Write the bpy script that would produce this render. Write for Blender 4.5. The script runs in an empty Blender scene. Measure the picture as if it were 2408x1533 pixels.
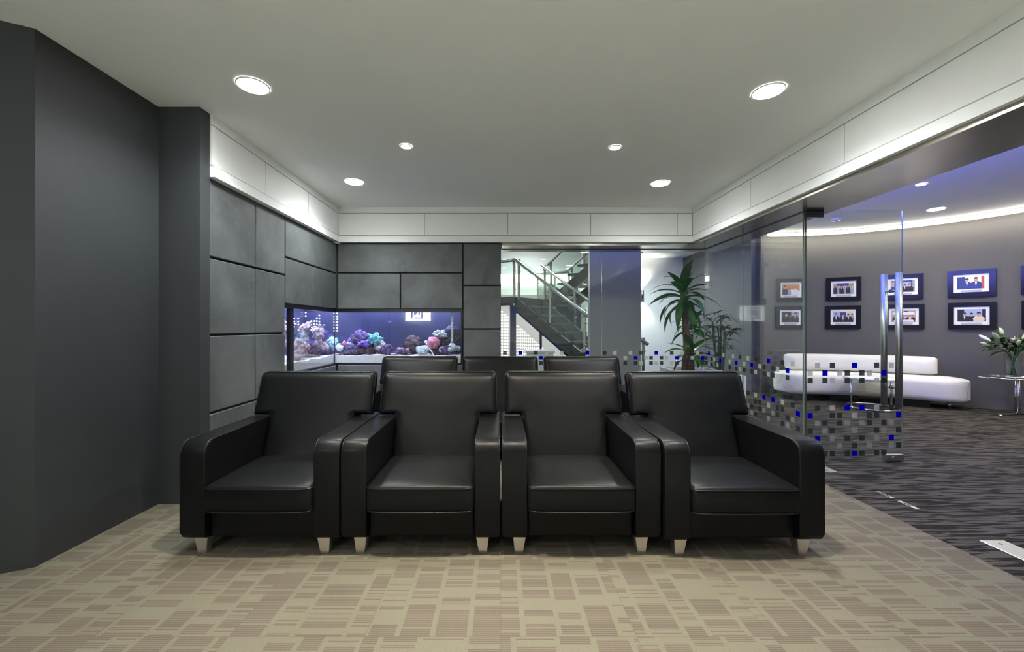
import bpy, bmesh, math, random
from mathutils import Vector, Matrix, noise
random.seed(7)
PI = math.pi
C = bpy.context.scene.collection

# ------------------------------------------------------------------ camera, world, exposure
W, H = 2408, 1533
F, CX, CY, HC = 960.0, 1177.0, 768.0, 1.14          # focal length (px), vanishing point, camera height
cam_d = bpy.data.cameras.new('camera')
cam_d.sensor_fit = 'HORIZONTAL'; cam_d.sensor_width = 36.0
cam_d.lens = 36.0 * F / W
cam_d.shift_x = (W / 2 - CX) / W
cam_d.shift_y = (CY - H / 2) / W
cam_d.clip_start = 0.05
cam = bpy.data.objects.new('camera', cam_d); C.objects.link(cam)
cam.location = (0, 0, HC); cam.rotation_euler = (PI / 2, 0, 0)
scn = bpy.context.scene
scn.camera = cam
wd = bpy.data.worlds.new('world'); scn.world = wd; wd.use_nodes = True
wd.node_tree.nodes['Background'].inputs[0].default_value = (0.5, 0.55, 0.6, 1)
wd.node_tree.nodes['Background'].inputs[1].default_value = 0.15
vs = scn.view_settings
vs.view_transform = 'Standard'; vs.look = 'None'; vs.gamma = 1; vs.exposure = 1.32; vs.use_curve_mapping = False

BIG_W, SPOT_W, LOUNGE_W, HALL_W, TANK_W = 38, 74, 36, 56, 3.6
BLUE_W = 62

def P(px, py, Y):
    return Vector(((px - CX) * Y / F, Y, HC - (py - CY) * Y / F))

# ------------------------------------------------------------------ materials
MATS = {}
class NT:
    def __init__(s, name):
        s.m = bpy.data.materials.new(name); s.m.use_nodes = True
        s.t = s.m.node_tree; s.t.nodes.clear()
        s.out = s.t.nodes.new('ShaderNodeOutputMaterial'); MATS[name] = s.m
    def n(s, kind, **kw):
        nd = s.t.nodes.new('ShaderNode' + kind)
        for k, v in kw.items():
            if k.startswith('i_'):
                nd.inputs[int(k[2:]) if k[2:].isdigit() else k[2:].replace('_', ' ')].default_value = v
            else: setattr(nd, k, v)
        return nd
    def l(s, a, b): s.t.links.new(a, b)
    def math(s, op, a, b=None, c=None):
        nd = s.n('Math', operation=op)
        for i, v in enumerate((a, b, c)):
            if v is None: continue
            if hasattr(v, 'is_linked'): s.l(v, nd.inputs[i])
            else: nd.inputs[i].default_value = v
        return nd.outputs[0]
    def mix(s, fac, a, b):
        nd = s.n('Mix', data_type='RGBA')
        for v, i in ((fac, 0), (a, 6), (b, 7)):
            if hasattr(v, 'is_linked'): s.l(v, nd.inputs[i])
            else: nd.inputs[i].default_value = v
        return nd.outputs[2]
    def ramp(s, fac, a, b):
        nd = s.n('MapRange'); nd.inputs[1].default_value = a; nd.inputs[2].default_value = b
        s.l(fac, nd.inputs[0]); return nd.outputs[0]
def rgb(c): return (c[0], c[1], c[2], 1)

def mat(name, col, rough=0.5, metal=0.0, spec=0.5, var=None, bump=None, emit=None, coat=0, trans=None, rnd=0, sheen=0):
    s = NT(name); p = s.n('BsdfPrincipled'); s.l(p.outputs[0], s.out.inputs[0])
    p.inputs['Roughness'].default_value = rough; p.inputs['Metallic'].default_value = metal
    p.inputs['Specular IOR Level'].default_value = spec
    p.inputs['Base Color'].default_value = rgb(col)
    if coat: p.inputs['Coat Weight'].default_value = coat; p.inputs['Coat Roughness'].default_value = .1
    if sheen: p.inputs['Sheen Weight'].default_value = sheen
    tc = s.n('TexCoord')
    colsock = None
    if var:
        nz = s.n('TexNoise'); nz.inputs['Scale'].default_value = var[0]; nz.inputs['Detail'].default_value = 6
        nz.inputs['Roughness'].default_value = .6
        s.l(tc.outputs['Object'], nz.inputs['Vector'])
        f = s.ramp(nz.outputs[0], .3, .7)
        a = rgb([min(1, c * (1 - var[1])) for c in col]); b = rgb([min(1, c * (1 + var[1])) for c in col])
        colsock = s.mix(f, a, b)
    if rnd:
        oi = s.n('ObjectInfo'); k = s.math('MULTIPLY_ADD', oi.outputs['Random'], 2 * rnd, 1 - rnd)
        hv = s.n('HueSaturation'); s.l(k, hv.inputs['Value'])
        if colsock: s.l(colsock, hv.inputs['Color'])
        else: hv.inputs['Color'].default_value = rgb(col)
        colsock = hv.outputs[0]
    if colsock: s.l(colsock, p.inputs['Base Color'])
    if bump:
        nb = s.n('TexNoise'); nb.inputs['Scale'].default_value = bump[0]; nb.inputs['Detail'].default_value = 4
        s.l(tc.outputs['Object'], nb.inputs['Vector'])
        bp = s.n('Bump'); bp.inputs['Strength'].default_value = bump[1]; bp.inputs['Distance'].default_value = bump[2] if len(bump) > 2 else .01
        s.l(nb.outputs[0], bp.inputs['Height']); s.l(bp.outputs[0], p.inputs['Normal'])
    if emit:
        p.inputs['Emission Color'].default_value = rgb(emit[0]); p.inputs['Emission Strength'].default_value = emit[1]
    return s.m

def emis(name, col, k):
    s = NT(name); e = s.n('Emission'); e.inputs[0].default_value = rgb(col); e.inputs[1].default_value = k
    s.l(e.outputs[0], s.out.inputs[0]); return s.m

def glass(name, tint, rough=0.0, ior=1.45):
    s = NT(name); t = s.n('BsdfTransparent'); t.inputs[0].default_value = rgb(tint)
    g = s.n('BsdfGlossy'); g.inputs['Roughness'].default_value = rough; g.inputs[0].default_value = (1, 1, 1, 1)
    f = s.n('Fresnel'); f.inputs[0].default_value = ior
    geo = s.n('NewGeometry')
    # the same reflectance from inside and outside of a thin pane
    i = s.math('MULTIPLY_ADD', geo.outputs['Backfacing'], 1 / ior - ior, ior); s.l(i, f.inputs[0])
    m = s.n('MixShader'); s.l(f.outputs[0], m.inputs[0]); s.l(t.outputs[0], m.inputs[1]); s.l(g.outputs[0], m.inputs[2])
    s.l(m.outputs[0], s.out.inputs[0]); return s.m

def film(name, col, a):
    s = NT(name); t = s.n('BsdfTransparent'); d = s.n('BsdfDiffuse'); d.inputs[0].default_value = rgb(col)
    m = s.n('MixShader'); m.inputs[0].default_value = a
    s.l(t.outputs[0], m.inputs[1]); s.l(d.outputs[0], m.inputs[2]); s.l(m.outputs[0], s.out.inputs[0]); return s.m

mat('leather', (.0055, .0062, .0068), .35, spec=.16, var=(9, .12), bump=(260, .12, .002))
mat('leather_piping', (.008, .0085, .009), .3, spec=.3)
mat('brushed_leg', (.80, .78, .74), .36, metal=1, bump=(40, .02))
mat('ceiling_paint', (.86, .875, .845), .85, var=(1.2, .015))
mat('bulkhead_white', (.90, .93, .91), .55, spec=.35)
mat('charcoal_paint', (.031, .036, .039), .62, var=(2.0, .05), bump=(140, .04))
mat('pale_paint', (.5, .51, .5), .7)
mat('black_paint', (.018, .019, .019), .6, bump=(140, .04))
mat('joint_dark', (.028, .029, .031), .8)
mat('steel', (.46, .435, .39), .22, metal=1, var=(3, .1))
mat('steel_polished', (.50, .52, .50), .33, metal=1)
mat('chrome', (.8, .8, .8), .06, metal=1)
mat('dark_metal', (.10, .105, .115), .35, metal=.6)
mat('lounge_wall_paint', (.105, .101, .096), .7, var=(2, .04))
mat('hall_wall_dark', (.105, .108, .115), .6)
mat('pillar_paint', (.26, .26, .26), .45)
mat('white_wall', (.78, .80, .80), .6)
mat('white_soft', (.74, .725, .66), .8, var=(6, .05), sheen=.2)
mat('white_gloss', (.82, .82, .80), .2)
mat('black_plastic', (.012, .012, .013), .35)
mat('frame_black', (.010, .009, .011), .20, spec=.4)
mat('mat_board', (.82, .83, .80), .8)
mat('caption_grey', (.42, .44, .45), .7)
mat('sand', (.80, .79, .76), .95, var=(60, .15), bump=(120, .6))
mat('tank_back', (.026, .029, .085), .5, var=(2, .25))
mat('rock_purple', (.15, .105, .24), .9, var=(26, .85), bump=(60, 1.0, .04))
mat('rock_brown', (.14, .10, .13), .9, var=(24, .85), bump=(55, 1.0, .04))
mat('coral_cream', (.46, .36, .35), .9, var=(30, .6), bump=(60, .7, .02))
mat('coral_teal', (.22, .62, .70), .7, var=(40, .5), bump=(70, .6, .01))
mat('coral_violet', (.24, .12, .62), .6, var=(30, .5), bump=(60, .5))
mat('coral_pink', (.62, .22, .32), .7, var=(24, .4), bump=(60, .5))
mat('coral_pale', (.55, .66, .72), .7, var=(35, .5), bump=(60, .6))
mat('fish_yellow', (.8, .6, .05), .4)
mat('fish_lilac', (.35, .2, .6), .4)
mat('leaf_green', (.075, .27, .05), .38, spec=.5, var=(9, .35), rnd=.3)
mat('leaf_dark', (.016, .05, .018), .4, spec=.5, var=(9, .3), rnd=.3)
mat('leaf_lily', (.035, .105, .03), .42, var=(9, .3), rnd=.25)
mat('lily_bud', (.50, .62, .30), .5, var=(14, .25))
mat('lily_petal', (.86, .85, .76), .55, var=(14, .08))
mat('trunk', (.17, .115, .072), .85, var=(30, .4), bump=(70, .7))
mat('soil', (.03, .022, .016), .95, bump=(90, .8))
mat('edge_seal', (.20, .25, .225), .2, spec=.7)
mat('glass_edge_dark', (.03, .05, .042), .15, spec=.7)
mat('navy_panel', (.012, .025, .085), .15, spec=.6)
mat('slab_edge', (.50, .49, .44), .6)
mat('socket_white', (.8, .8, .78), .4)
mat('stair_dark', (.055, .056, .056), .4, spec=.5)
mat('sign_blue', (.10, .17, .36), .5)
emis('lamp_cool', (1.0, .98, .96), 34)
emis('lamp_warm', (1.0, .93, .84), 34)
emis('strip_warm', (1.0, .92, .74), 8)
emis('strip_hall', (1.0, .96, .86), 4.5)
emis('sign_light', (.96, 1.0, 1.0), 12)
emis('dot_reflection', (1.0, .97, .88), 5)
emis('tank_lamp', (.60, .72, 1.0), 9)
emis('led_blue', (.10, .14, 1.0), 3)
glass('glass_clear', (.965, .985, .97))
glass('glass_tank', (.97, .98, 1.0), ior=1.5)
glass('glass_rail', (.90, .965, .94))
glass('glass_vase', (.93, .95, .95))
film('film_blue', (.0, .0, .46), .95)
film('film_dark', (.040, .050, .048), .82)
film('film_light', (.50, .52, .47), .62)
film('film_faint', (.42, .46, .42), .30)

def concrete():
    s = NT('concrete'); p = s.n('BsdfPrincipled'); s.l(p.outputs[0], s.out.inputs[0])
    tc = s.n('TexCoord'); oi = s.n('ObjectInfo')
    mp = s.n('Mapping'); s.l(tc.outputs['Object'], mp.inputs[0]); s.l(s.math('MULTIPLY', oi.outputs['Random'], 30.0), mp.inputs['Location'])
    a = s.n('TexNoise'); a.inputs['Scale'].default_value = 2.2; a.inputs['Detail'].default_value = 7; a.inputs['Distortion'].default_value = .6
    b = s.n('TexNoise'); b.inputs['Scale'].default_value = 14; b.inputs['Detail'].default_value = 8; b.inputs['Roughness'].default_value = .7
    for q in (a, b): s.l(mp.outputs[0], q.inputs['Vector'])
    c1 = s.mix(s.ramp(a.outputs[0], .3, .72), (.066, .072, .074, 1), (.142, .155, .155, 1))
    c2 = s.mix(s.math('MULTIPLY', s.ramp(b.outputs[0], .55, .75), .45), c1, (.175, .19, .19, 1))
    hv = s.n('HueSaturation'); s.l(s.math('MULTIPLY_ADD', oi.outputs['Random'], .24, .88), hv.inputs['Value']); s.l(c2, hv.inputs['Color'])
    s.l(hv.outputs[0], p.inputs['Base Color']); p.inputs['Roughness'].default_value = .62
    bp = s.n('Bump'); bp.inputs['Strength'].default_value = .22; bp.inputs['Distance'].default_value = .01
    s.l(b.outputs[0], bp.inputs['Height']); s.l(bp.outputs[0], p.inputs['Normal'])
concrete()

def carpet_beige():
    s = NT('carpet_beige'); p = s.n('BsdfPrincipled'); s.l(p.outputs[0], s.out.inputs[0])
    p.inputs['Roughness'].default_value = .95; p.inputs['Specular IOR Level'].default_value = .1
    tc = s.n('TexCoord'); sx = s.n('SeparateXYZ'); s.l(tc.outputs['Object'], sx.inputs[0])
    X, Y = sx.outputs[0], sx.outputs[1]
    tx = s.math('FLOOR', s.math('MULTIPLY', X, 2.0))                     # 0.5 m carpet tiles
    ty = s.math('FLOOR', s.math('MULTIPLY', Y, 2.0))
    tid = s.math('MULTIPLY_ADD', tx, 7.13, s.math('MULTIPLY', ty, 3.71))
    W1 = s.math('MULTIPLY_ADD', tid, .37, X)
    v1 = s.n('TexVoronoi', voronoi_dimensions='1D'); v1.inputs['Scale'].default_value = 7.4; s.l(W1, v1.inputs['W'])
    e1 = s.n('TexVoronoi', voronoi_dimensions='1D', feature='DISTANCE_TO_EDGE'); e1.inputs['Scale'].default_value = 7.4; s.l(W1, e1.inputs['W'])
    gap = s.math('GREATER_THAN', e1.outputs['Distance'], .075)           # plain gaps between the striped columns
    c1 = s.n('SeparateColor'); s.l(v1.outputs['Color'], c1.inputs[0])
    v2 = s.n('TexVoronoi', voronoi_dimensions='1D'); v2.inputs['Scale'].default_value = 27.0
    s.l(s.math('MULTIPLY_ADD', c1.outputs[0], 23.7, s.math('ADD', Y, s.math('MULTIPLY', ty, .31))), v2.inputs['W'])
    c2 = s.n('SeparateColor'); s.l(v2.outputs['Color'], c2.inputs[0])
    dens = s.ramp(c2.outputs[0], .05, .68)                              # how densely striped the block is
    row = s.math('FLOOR', s.math('MULTIPLY', Y, 105.0))
    wn = s.n('TexWhiteNoise', noise_dimensions='2D'); cv = s.n('CombineXYZ')
    s.l(row, cv.inputs[0]); s.l(s.math('MULTIPLY', c1.outputs[1], 91.0), cv.inputs[1]); s.l(cv.outputs[0], wn.inputs['Vector'])
    on = s.math('LESS_THAN', wn.outputs[0], dens)
    fr = s.math('FRACT', s.math('MULTIPLY', Y, 105.0))
    line = s.math('MULTIPLY', s.math('MULTIPLY', on, gap), s.math('LESS_THAN', fr, .60))
    dens = s.math('MULTIPLY', dens, gap)
    nz = s.n('TexNoise'); nz.inputs['Scale'].default_value = 330; nz.inputs['Detail'].default_value = 2; s.l(tc.outputs['Object'], nz.inputs['Vector'])
    tone = s.mix(c2.outputs[1], (.048, .039, .034, 1), (.088, .067, .055, 1))
    base = s.mix(nz.outputs[0], (.10, .093, .068, 1), (.205, .193, .148, 1))
    tone2 = s.mix(nz.outputs[0], tone, (.135, .110, .090, 1))
    fac = s.math('MULTIPLY', line, .80)
    base = s.mix(s.math('MULTIPLY', s.math('POWER', dens, 3.0), .26), base, (.105, .085, .068, 1))
    col = s.mix(fac, base, tone2)
    ex = s.math('LESS_THAN', s.math('FRACT', s.math('MULTIPLY', X, 2.0)), .006)
    ey = s.math('LESS_THAN', s.math('FRACT', s.math('MULTIPLY', Y, 2.0)), .006)
    col = s.mix(s.math('MULTIPLY', s.math('MAXIMUM', ex, ey), .28), col, (.07, .06, .05, 1))
    s.l(col, p.inputs['Base Color'])
    bp = s.n('Bump'); bp.inputs['Strength'].default_value = .5; bp.inputs['Distance'].default_value = .004
    s.l(s.math('SUBTRACT', nz.outputs[0], s.math('MULTIPLY', line, .35)), bp.inputs['Height']); s.l(bp.outputs[0], p.inputs['Normal'])
carpet_beige()

def carpet_dark():
    s = NT('carpet_dark'); p = s.n('BsdfPrincipled'); s.l(p.outputs[0], s.out.inputs[0])
    p.inputs['Roughness'].default_value = .9; p.inputs['Specular IOR Level'].default_value = .15
    tc = s.n('TexCoord'); mp = s.n('Mapping'); mp.inputs['Scale'].default_value = (4.2, 46, 1); s.l(tc.outputs['Object'], mp.inputs[0])
    nz = s.n('TexNoise'); nz.inputs['Scale'].default_value = 1.0; nz.inputs['Detail'].default_value = 3; nz.inputs['Distortion'].default_value = .7
    s.l(mp.outputs[0], nz.inputs['Vector'])
    f = s.ramp(nz.outputs[0], .46, .54)
    n2 = s.n('TexNoise'); n2.inputs['Scale'].default_value = 300; s.l(tc.outputs['Object'], n2.inputs['Vector'])
    c = s.mix(f, (.007, .007, .006, 1), (.085, .076, .060, 1))
    c = s.mix(s.math('MULTIPLY', n2.outputs[0], .35), c, (.025, .023, .021, 1))
    s.l(c, p.inputs['Base Color'])
    bp = s.n('Bump'); bp.inputs['Strength'].default_value = .4; bp.inputs['Distance'].default_value = .006
    s.l(f, bp.inputs['Height']); s.l(bp.outputs[0], p.inputs['Normal'])
carpet_dark()

def M(n): return MATS[n]

# ------------------------------------------------------------------ mesh helpers
def box(bm, x0, x1, y0, y1, z0, z1, mi=0):
    v = [bm.verts.new(c) for c in ((x0,y0,z0),(x1,y0,z0),(x1,y1,z0),(x0,y1,z0),(x0,y0,z1),(x1,y0,z1),(x1,y1,z1),(x0,y1,z1))]
    for q in ((0,3,2,1),(4,5,6,7),(0,1,5,4),(1,2,6,5),(2,3,7,6),(3,0,4,7)):
        f = bm.faces.new([v[i] for i in q]); f.material_index = mi
    return v
def hexa(bm, pts, mi=0):                                   # 4 bottom + 4 top points
    v = [bm.verts.new(c) for c in pts]
    for q in ((0,3,2,1),(4,5,6,7),(0,1,5,4),(1,2,6,5),(2,3,7,6),(3,0,4,7)):
        f = bm.faces.new([v[i] for i in q]); f.material_index = mi
def prism(bm, poly, fn0, fn1, mi=0):                       # polygon (a,b) -> two 3D caps
    a = [bm.verts.new(fn0(*p)) for p in poly]; b = [bm.verts.new(fn1(*p)) for p in poly]; n = len(poly)
    fs = [bm.faces.new(a[::-1]), bm.faces.new(b)]
    for i in range(n): fs.append(bm.faces.new((a[i], a[(i+1) % n], b[(i+1) % n], b[i])))
    for f in fs: f.material_index = mi
    return a, b
def tube(bm, path, r, seg=8, closed=False, cap=True, mi=0):
    path = [Vector(p) for p in path]; n = len(path); rings = []
    rr = r if isinstance(r, (list, tuple)) else [r] * n
    up = None
    for i, p in enumerate(path):
        if closed: d = path[(i+1) % n] - path[i-1]
        else: d = path[min(i+1, n-1)] - path[max(i-1, 0)]
        d.normalize()
        if up is None:
            up = Vector((0,0,1)) if abs(d.z) < .9 else Vector((1,0,0))
        u = d.cross(up)
        if u.length < 1e-4: u = d.cross(Vector((0,1,0)))
        u.normalize(); w = u.cross(d).normalized(); up = w
        rings.append([bm.verts.new(p + (u*math.cos(2*PI*k/seg) + w*math.sin(2*PI*k/seg)) * rr[i]) for k in range(seg)])
    m = n if closed else n - 1
    for i in range(m):
        a, b = rings[i], rings[(i+1) % n]
        for k in range(seg):
            f = bm.faces.new((a[k], a[(k+1) % seg], b[(k+1) % seg], b[k])); f.smooth = True; f.material_index = mi
    if cap and not closed:
        for q in (rings[0][::-1], rings[-1]):
            try: f = bm.faces.new(q); f.material_index = mi
            except ValueError: pass
def lathe(bm, prof, seg=24, at=(0,0,0), mi=0, smooth=True):
    rings = []
    for r, z in prof:
        if r < 1e-6: rings.append([bm.verts.new((at[0], at[1], at[2]+z))])
        else: rings.append([bm.verts.new((at[0]+r*math.cos(2*PI*k/seg), at[1]+r*math.sin(2*PI*k/seg), at[2]+z)) for k in range(seg)])
    for a, b in zip(rings, rings[1:]):
        for k in range(seg):
            k2 = (k+1) % seg
            q = [a[0], b[k2], b[k]] if len(a) == 1 else ([a[k], a[k2], b[0]] if len(b) == 1 else [a[k], a[k2], b[k2], b[k]])
            if len(a) == 1 and len(b) == 1: continue
            f = bm.faces.new(q); f.smooth = smooth; f.material_index = mi
def axis(h, r, n):
    e = [-h, -h + .12*r, -h + .3*r, -h + .6*r, -h + r]
    mid = [(-h + r) + (2*h - 2*r) * i / n for i in range(1, n)]
    return e + mid + [-q for q in e[::-1]]
def rbox(bm, c, h, r, n=(6,6,3), fn=None):                 # rounded box
    ax = [axis(h[i], r, n[i]) for i in range(3)]; cache = {}
    def vert(p):
        k = tuple(round(q, 6) for q in p)
        if k in cache: return cache[k]
        inner = [max(-(h[i]-r), min(h[i]-r, p[i])) for i in range(3)]
        d = Vector([p[i]-inner[i] for i in range(3)]); m = max(abs(q) for q in d)
        q = Vector(inner) + (d.normalized() * m if m > 1e-9 else d)
        if fn: q = fn(q)
        cache[k] = bm.verts.new(q + Vector(c)); return cache[k]
    for a in range(3):
        b, d = (a+1) % 3, (a+2) % 3
        for sgn in (-1, 1):
            for i in range(len(ax[b])-1):
                for j in range(len(ax[d])-1):
                    q = []
                    for ii, jj in ((i,j),(i+1,j),(i+1,j+1),(i,j+1)):
                        p = [0,0,0]; p[a] = sgn*h[a]; p[b] = ax[b][ii]; p[d] = ax[d][jj]; q.append(vert(p))
                    f = bm.faces.new(q if sgn > 0 else q[::-1]); f.smooth = True

def obj(name, bm, m, parent=None, smooth=False, loc=None):
    bmesh.ops.recalc_face_normals(bm, faces=bm.faces)
    me = bpy.data.meshes.new(name); bm.to_mesh(me); bm.free()
    for q in (m if isinstance(m, (list, tuple)) else [m]): me.materials.append(M(q))
    if smooth:
        for p in me.polygons: p.use_smooth = True
    o = bpy.data.objects.new(name, me); C.objects.link(o)
    if parent: o.parent = parent
    if loc: o.location = loc
    return o
def tag(o, label, cat=None, group=None, kind=None):
    o['label'] = label
    if cat: o['category'] = cat
    if group: o['group'] = group
    if kind: o['kind'] = kind
    return o
def thing(name, label, cat, loc=(0,0,0), rz=0, group=None, kind=None):
    o = bpy.data.objects.new(name, None); C.objects.link(o); o.empty_display_size = .1
    o.location = loc; o.rotation_euler = (0, 0, rz)
    return tag(o, label, cat, group, kind)
def inst(name, src, parent, loc=(0,0,0), rz=None, material=None):
    o = src.copy(); o.name = name; C.objects.link(o); o.parent = parent; o.location = loc
    if rz is not None: o.rotation_euler = (0,0,rz)
    return o
def dup(root, loc, rz, label, group=None):
    r = root.copy(); C.objects.link(r); r.location = loc; r.rotation_euler = (0,0,rz); r['label'] = label
    if group: r['group'] = group
    for ch in list(root.children):
        c = ch.copy(); C.objects.link(c); c.parent = r
        for g in list(ch.children):
            d = g.copy(); C.objects.link(d); d.parent = c
    return r
def bxo(name, m, parent, *a):
    bm = bmesh.new(); box(bm, *a); return obj(name, bm, m, parent)
def bevel(bm, off, seg=2):
    bmesh.ops.bevel(bm, geom=list(bm.edges), offset=off, segments=seg, affect='EDGES', profile=.5, clamp_overlap=True)
def bbx(name, m, parent, off, *a, loc=None):
    bm = bmesh.new(); box(bm, *a); bevel(bm, off); return obj(name, bm, m, parent, loc=loc)
def struct(name, label, bm, m, cat='wall'):
    return tag(obj(name, bm, m), label, cat, kind='structure')

# ------------------------------------------------------------------ key dimensions of the place
YB, XL, XR = 4.824, -1.915, 2.27          # bulkhead faces
ZC, ZB = 2.552, 2.135                     # ceiling, underside of bulkhead
XG, YG = 2.55, 5.09                       # glass lines
XS, YS = 2.785, 5.277                     # outer edge of steel soffit
LC, LR = Vector((4.6, 4.3)), 2.7          # round lounge: centre and radius
ZL = 2.70
YREAR = -2.0

# floors
bm = bmesh.new(); box(bm, -3.6, 2.35, YREAR, YG, -.05, 0)
struct('floor', 'beige patterned carpet tile floor under the black armchairs', bm, 'carpet_beige', 'floor')
bm = bmesh.new(); box(bm, 2.35, 8.0, YREAR, YG, -.05, 0); box(bm, -1.2, 8.0, YG, 10.7, -.05, 0)
struct('floor_lounge', 'dark grey streaked carpet floor of the lounge and stair hall', bm, 'carpet_dark', 'floor')
# ceilings
bm = bmesh.new(); box(bm, -3.6, XR+.02, YREAR, YB+.02, ZC, ZC+.1)
struct('ceiling', 'smooth pale grey ceiling above the armchairs', bm, 'ceiling_paint', 'ceiling')
bm = bmesh.new(); box(bm, XS, 8.0, YREAR, YS, ZL, ZL+.1)
box(bm, 2.3, 8.0, YS, 7.2, ZL, ZL+.1)
struct('ceiling_lounge', 'white ceiling of the round lounge', bm, 'white_wall', 'ceiling')
bm = bmesh.new(); box(bm, 2.3, 4.6, 7.2, 10.7, 2.78, 2.9); box(bm, -1.2, 2.3, YS, 10.7, 3.5, 3.6); box(bm, 2.25, 2.3, YS, 10.7, 2.78, 3.5)
struct('ceiling_hall', 'high white ceiling over the stair hall', bm, 'white_wall', 'ceiling')

# charcoal walls at left, room wall behind the viewpoint
bm = bmesh.new()
poly = [(-2.198, 2.623), (-2.206, 1.935), (-3.6, 1.20), (-3.6, 2.80), (-2.198, 2.80)]
prism(bm, poly, lambda x, y: (x, y, 0), lambda x, y: (x, y, ZC))
struct('wall_left', 'dark charcoal painted wall with an angled return', bm, 'charcoal_paint')
bm = bmesh.new(); box(bm, -2.1975, -1.932, 2.623, 2.712, 0, ZC)
struct('wall_left_pier', 'narrow dark charcoal wall end beside the concrete panels', bm, 'charcoal_paint')
bm = bmesh.new(); box(bm, -3.7, -3.6, YREAR, 2.0, 0, ZC)
struct('wall_left_front', 'black wall beyond the charcoal wall', bm, 'black_paint')
bm = bmesh.new(); box(bm, -3.7, 8.0, YREAR-.1, YREAR, 0, 2.9)
struct('wall_front', 'plain pale grey wall facing the armchairs', bm, 'pale_paint')  # unseen wall, its tone lightened to bounce light

# ---- concrete clad walls with the aquarium opening
TY0, TX1, TZ0, TZ1 = 3.690, -.447, .69, 1.345
def panels(root, rects, place, gap=.008):
    for a0, a1, z0, z1 in rects:
        bm = bmesh.new(); place(bm, a0+gap, a1-gap, z0+gap, z1-gap); bevel(bm, .004, 1)
        obj('concrete_panel', bm, 'concrete', root)
xl = -1.945
bm = bmesh.new()
box(bm, xl-.12, xl-.028, 2.712, TY0, 0, ZB); box(bm, xl-.12, xl-.028, TY0, YB+.15, 0, TZ0-.02); box(bm, xl-.12, xl-.028, TY0, YB+.15, TZ1+.01, ZB)
wl = struct('wall_left_concrete', 'side wall clad in grey concrete panels beside the fish tank', bm, 'joint_dark')
panels(wl, [(2.712,3.243,0,.557),(2.712,3.243,.557,1.083),(2.712,3.243,1.083,1.606),(2.712,3.243,1.606,ZB),
            (3.243,TY0,0,.557),(3.243,TY0,.557,1.083),(3.243,TY0,1.083,1.606),(3.243,TY0,1.606,ZB),
            (TY0,4.218,TZ1,1.77),(4.218,YB+.02,TZ1,1.77),(TY0,YB+.02,1.77,ZB),(TY0,4.218,0,TZ0),(4.218,YB+.02,0,TZ0)],
       lambda bm, a0, a1, z0, z1: box(bm, xl-.03, xl, a0, a1, z0, z1))
yb = YB + .03
bm = bmesh.new()
box(bm, xl-.1, TX1, yb+.028, yb+.12, 0, TZ0-.02); box(bm, xl-.1, TX1, yb+.028, yb+.12, TZ1+.01, ZB); box(bm, TX1, .005, yb+.028, YG+.19, 0, ZB)
wb = struct('wall_back', 'back wall clad in grey concrete panels around the fish tank', bm, 'joint_dark')
panels(wb, [(xl+.005,-1.19,TZ1,1.778),(-1.19,TX1,TZ1,1.778),(xl+.005,TX1,1.778,ZB),(xl+.005,-1.19,0,TZ0),(-1.19,TX1,0,TZ0),
            (TX1,.013,1.627,ZB),(TX1,.013,1.11,1.627),(TX1,.013,.58,1.11),(TX1,.013,0,.58)],
       lambda bm, a0, a1, z0, z1: box(bm, a0, a1, yb, yb+.03, z0, z1))

# ---- white bulkheads with panels (trim)
def bulkhead(name, label, a0, a1, joints, place, depth):
    bm = bmesh.new()
    place(bm, a0, a1, -depth, -.03, ZB+.004, ZC)
    place(bm, a0, a1, -.03, 0, 2.484, ZC)
    place(bm, a0, a1, -.03, .018, ZB, 2.205)
    t = struct(name, label, bm, 'bulkhead_white', 'bulkhead')
    js = [a0] + joints + [a1]
    for j0, j1 in zip(js, js[1:]):
        bm = bmesh.new(); place(bm, j0+.0035, j1-.0035, -.03, -.002, 2.222, 2.478)
        obj('bulkhead_panel', bm, 'bulkhead_white', t)
def pl_left(bm, a0, a1, p0, p1, z0, z1): box(bm, XL+p0, XL+p1, a0, a1, z0, z1)
def pl_right(bm, a0, a1, p0, p1, z0, z1): box(bm, XR-p1, XR-p0, a0, a1, z0, z1)
def pl_back(bm, a0, a1, p0, p1, z0, z1): box(bm, a0, a1, YB-p1, YB-p0, z0, z1)
bulkhead('trim_1', 'white panelled bulkhead above the concrete side wall', 2.714, YB, [3.333, 4.076], pl_left, .28)
bulkhead('trim_2', 'white panelled bulkhead above the back wall and glazing', XL, XR, [-.90, .085, 1.065, 2.09], pl_back, .45)
bulkhead('trim_3', 'long white panelled bulkhead above the glass door', YREAR, YB, [-.35, .67, 1.685, 2.697, 3.706], pl_right, .50)
# steel soffits and channels
bm = bmesh.new(); box(bm, XR+.012, XS, YREAR, YS, ZB-.03, ZB-.001)
st = struct('trim_4', 'brushed steel clad soffit above the glass door', bm, 'steel', 'soffit')
bxo('glass_channel', 'dark_metal', st, XG-.012, XG+.012, 3.42, YG, ZB-.036, ZB-.03)
bxo('outer_fascia', 'white_wall', st, XS-.01, XS+.01, YREAR, YS, ZB+.001, ZL)
bm = bmesh.new(); box(bm, .014, XR+.011, YB+.03, YS, ZB-.03, ZB-.001)
st2 = struct('trim_5', 'brushed steel clad soffit above the glazing by the stairs', bm, 'steel', 'soffit')
bxo('glass_channel', 'dark_metal', st2, .02, XG-.02, YG-.012, YG+.012, ZB-.036, ZB-.03)
bxo('outer_fascia', 'white_wall', st2, -1.2, XS-.02, YS-.01, YS+.01, ZB+.001, 3.5)

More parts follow.
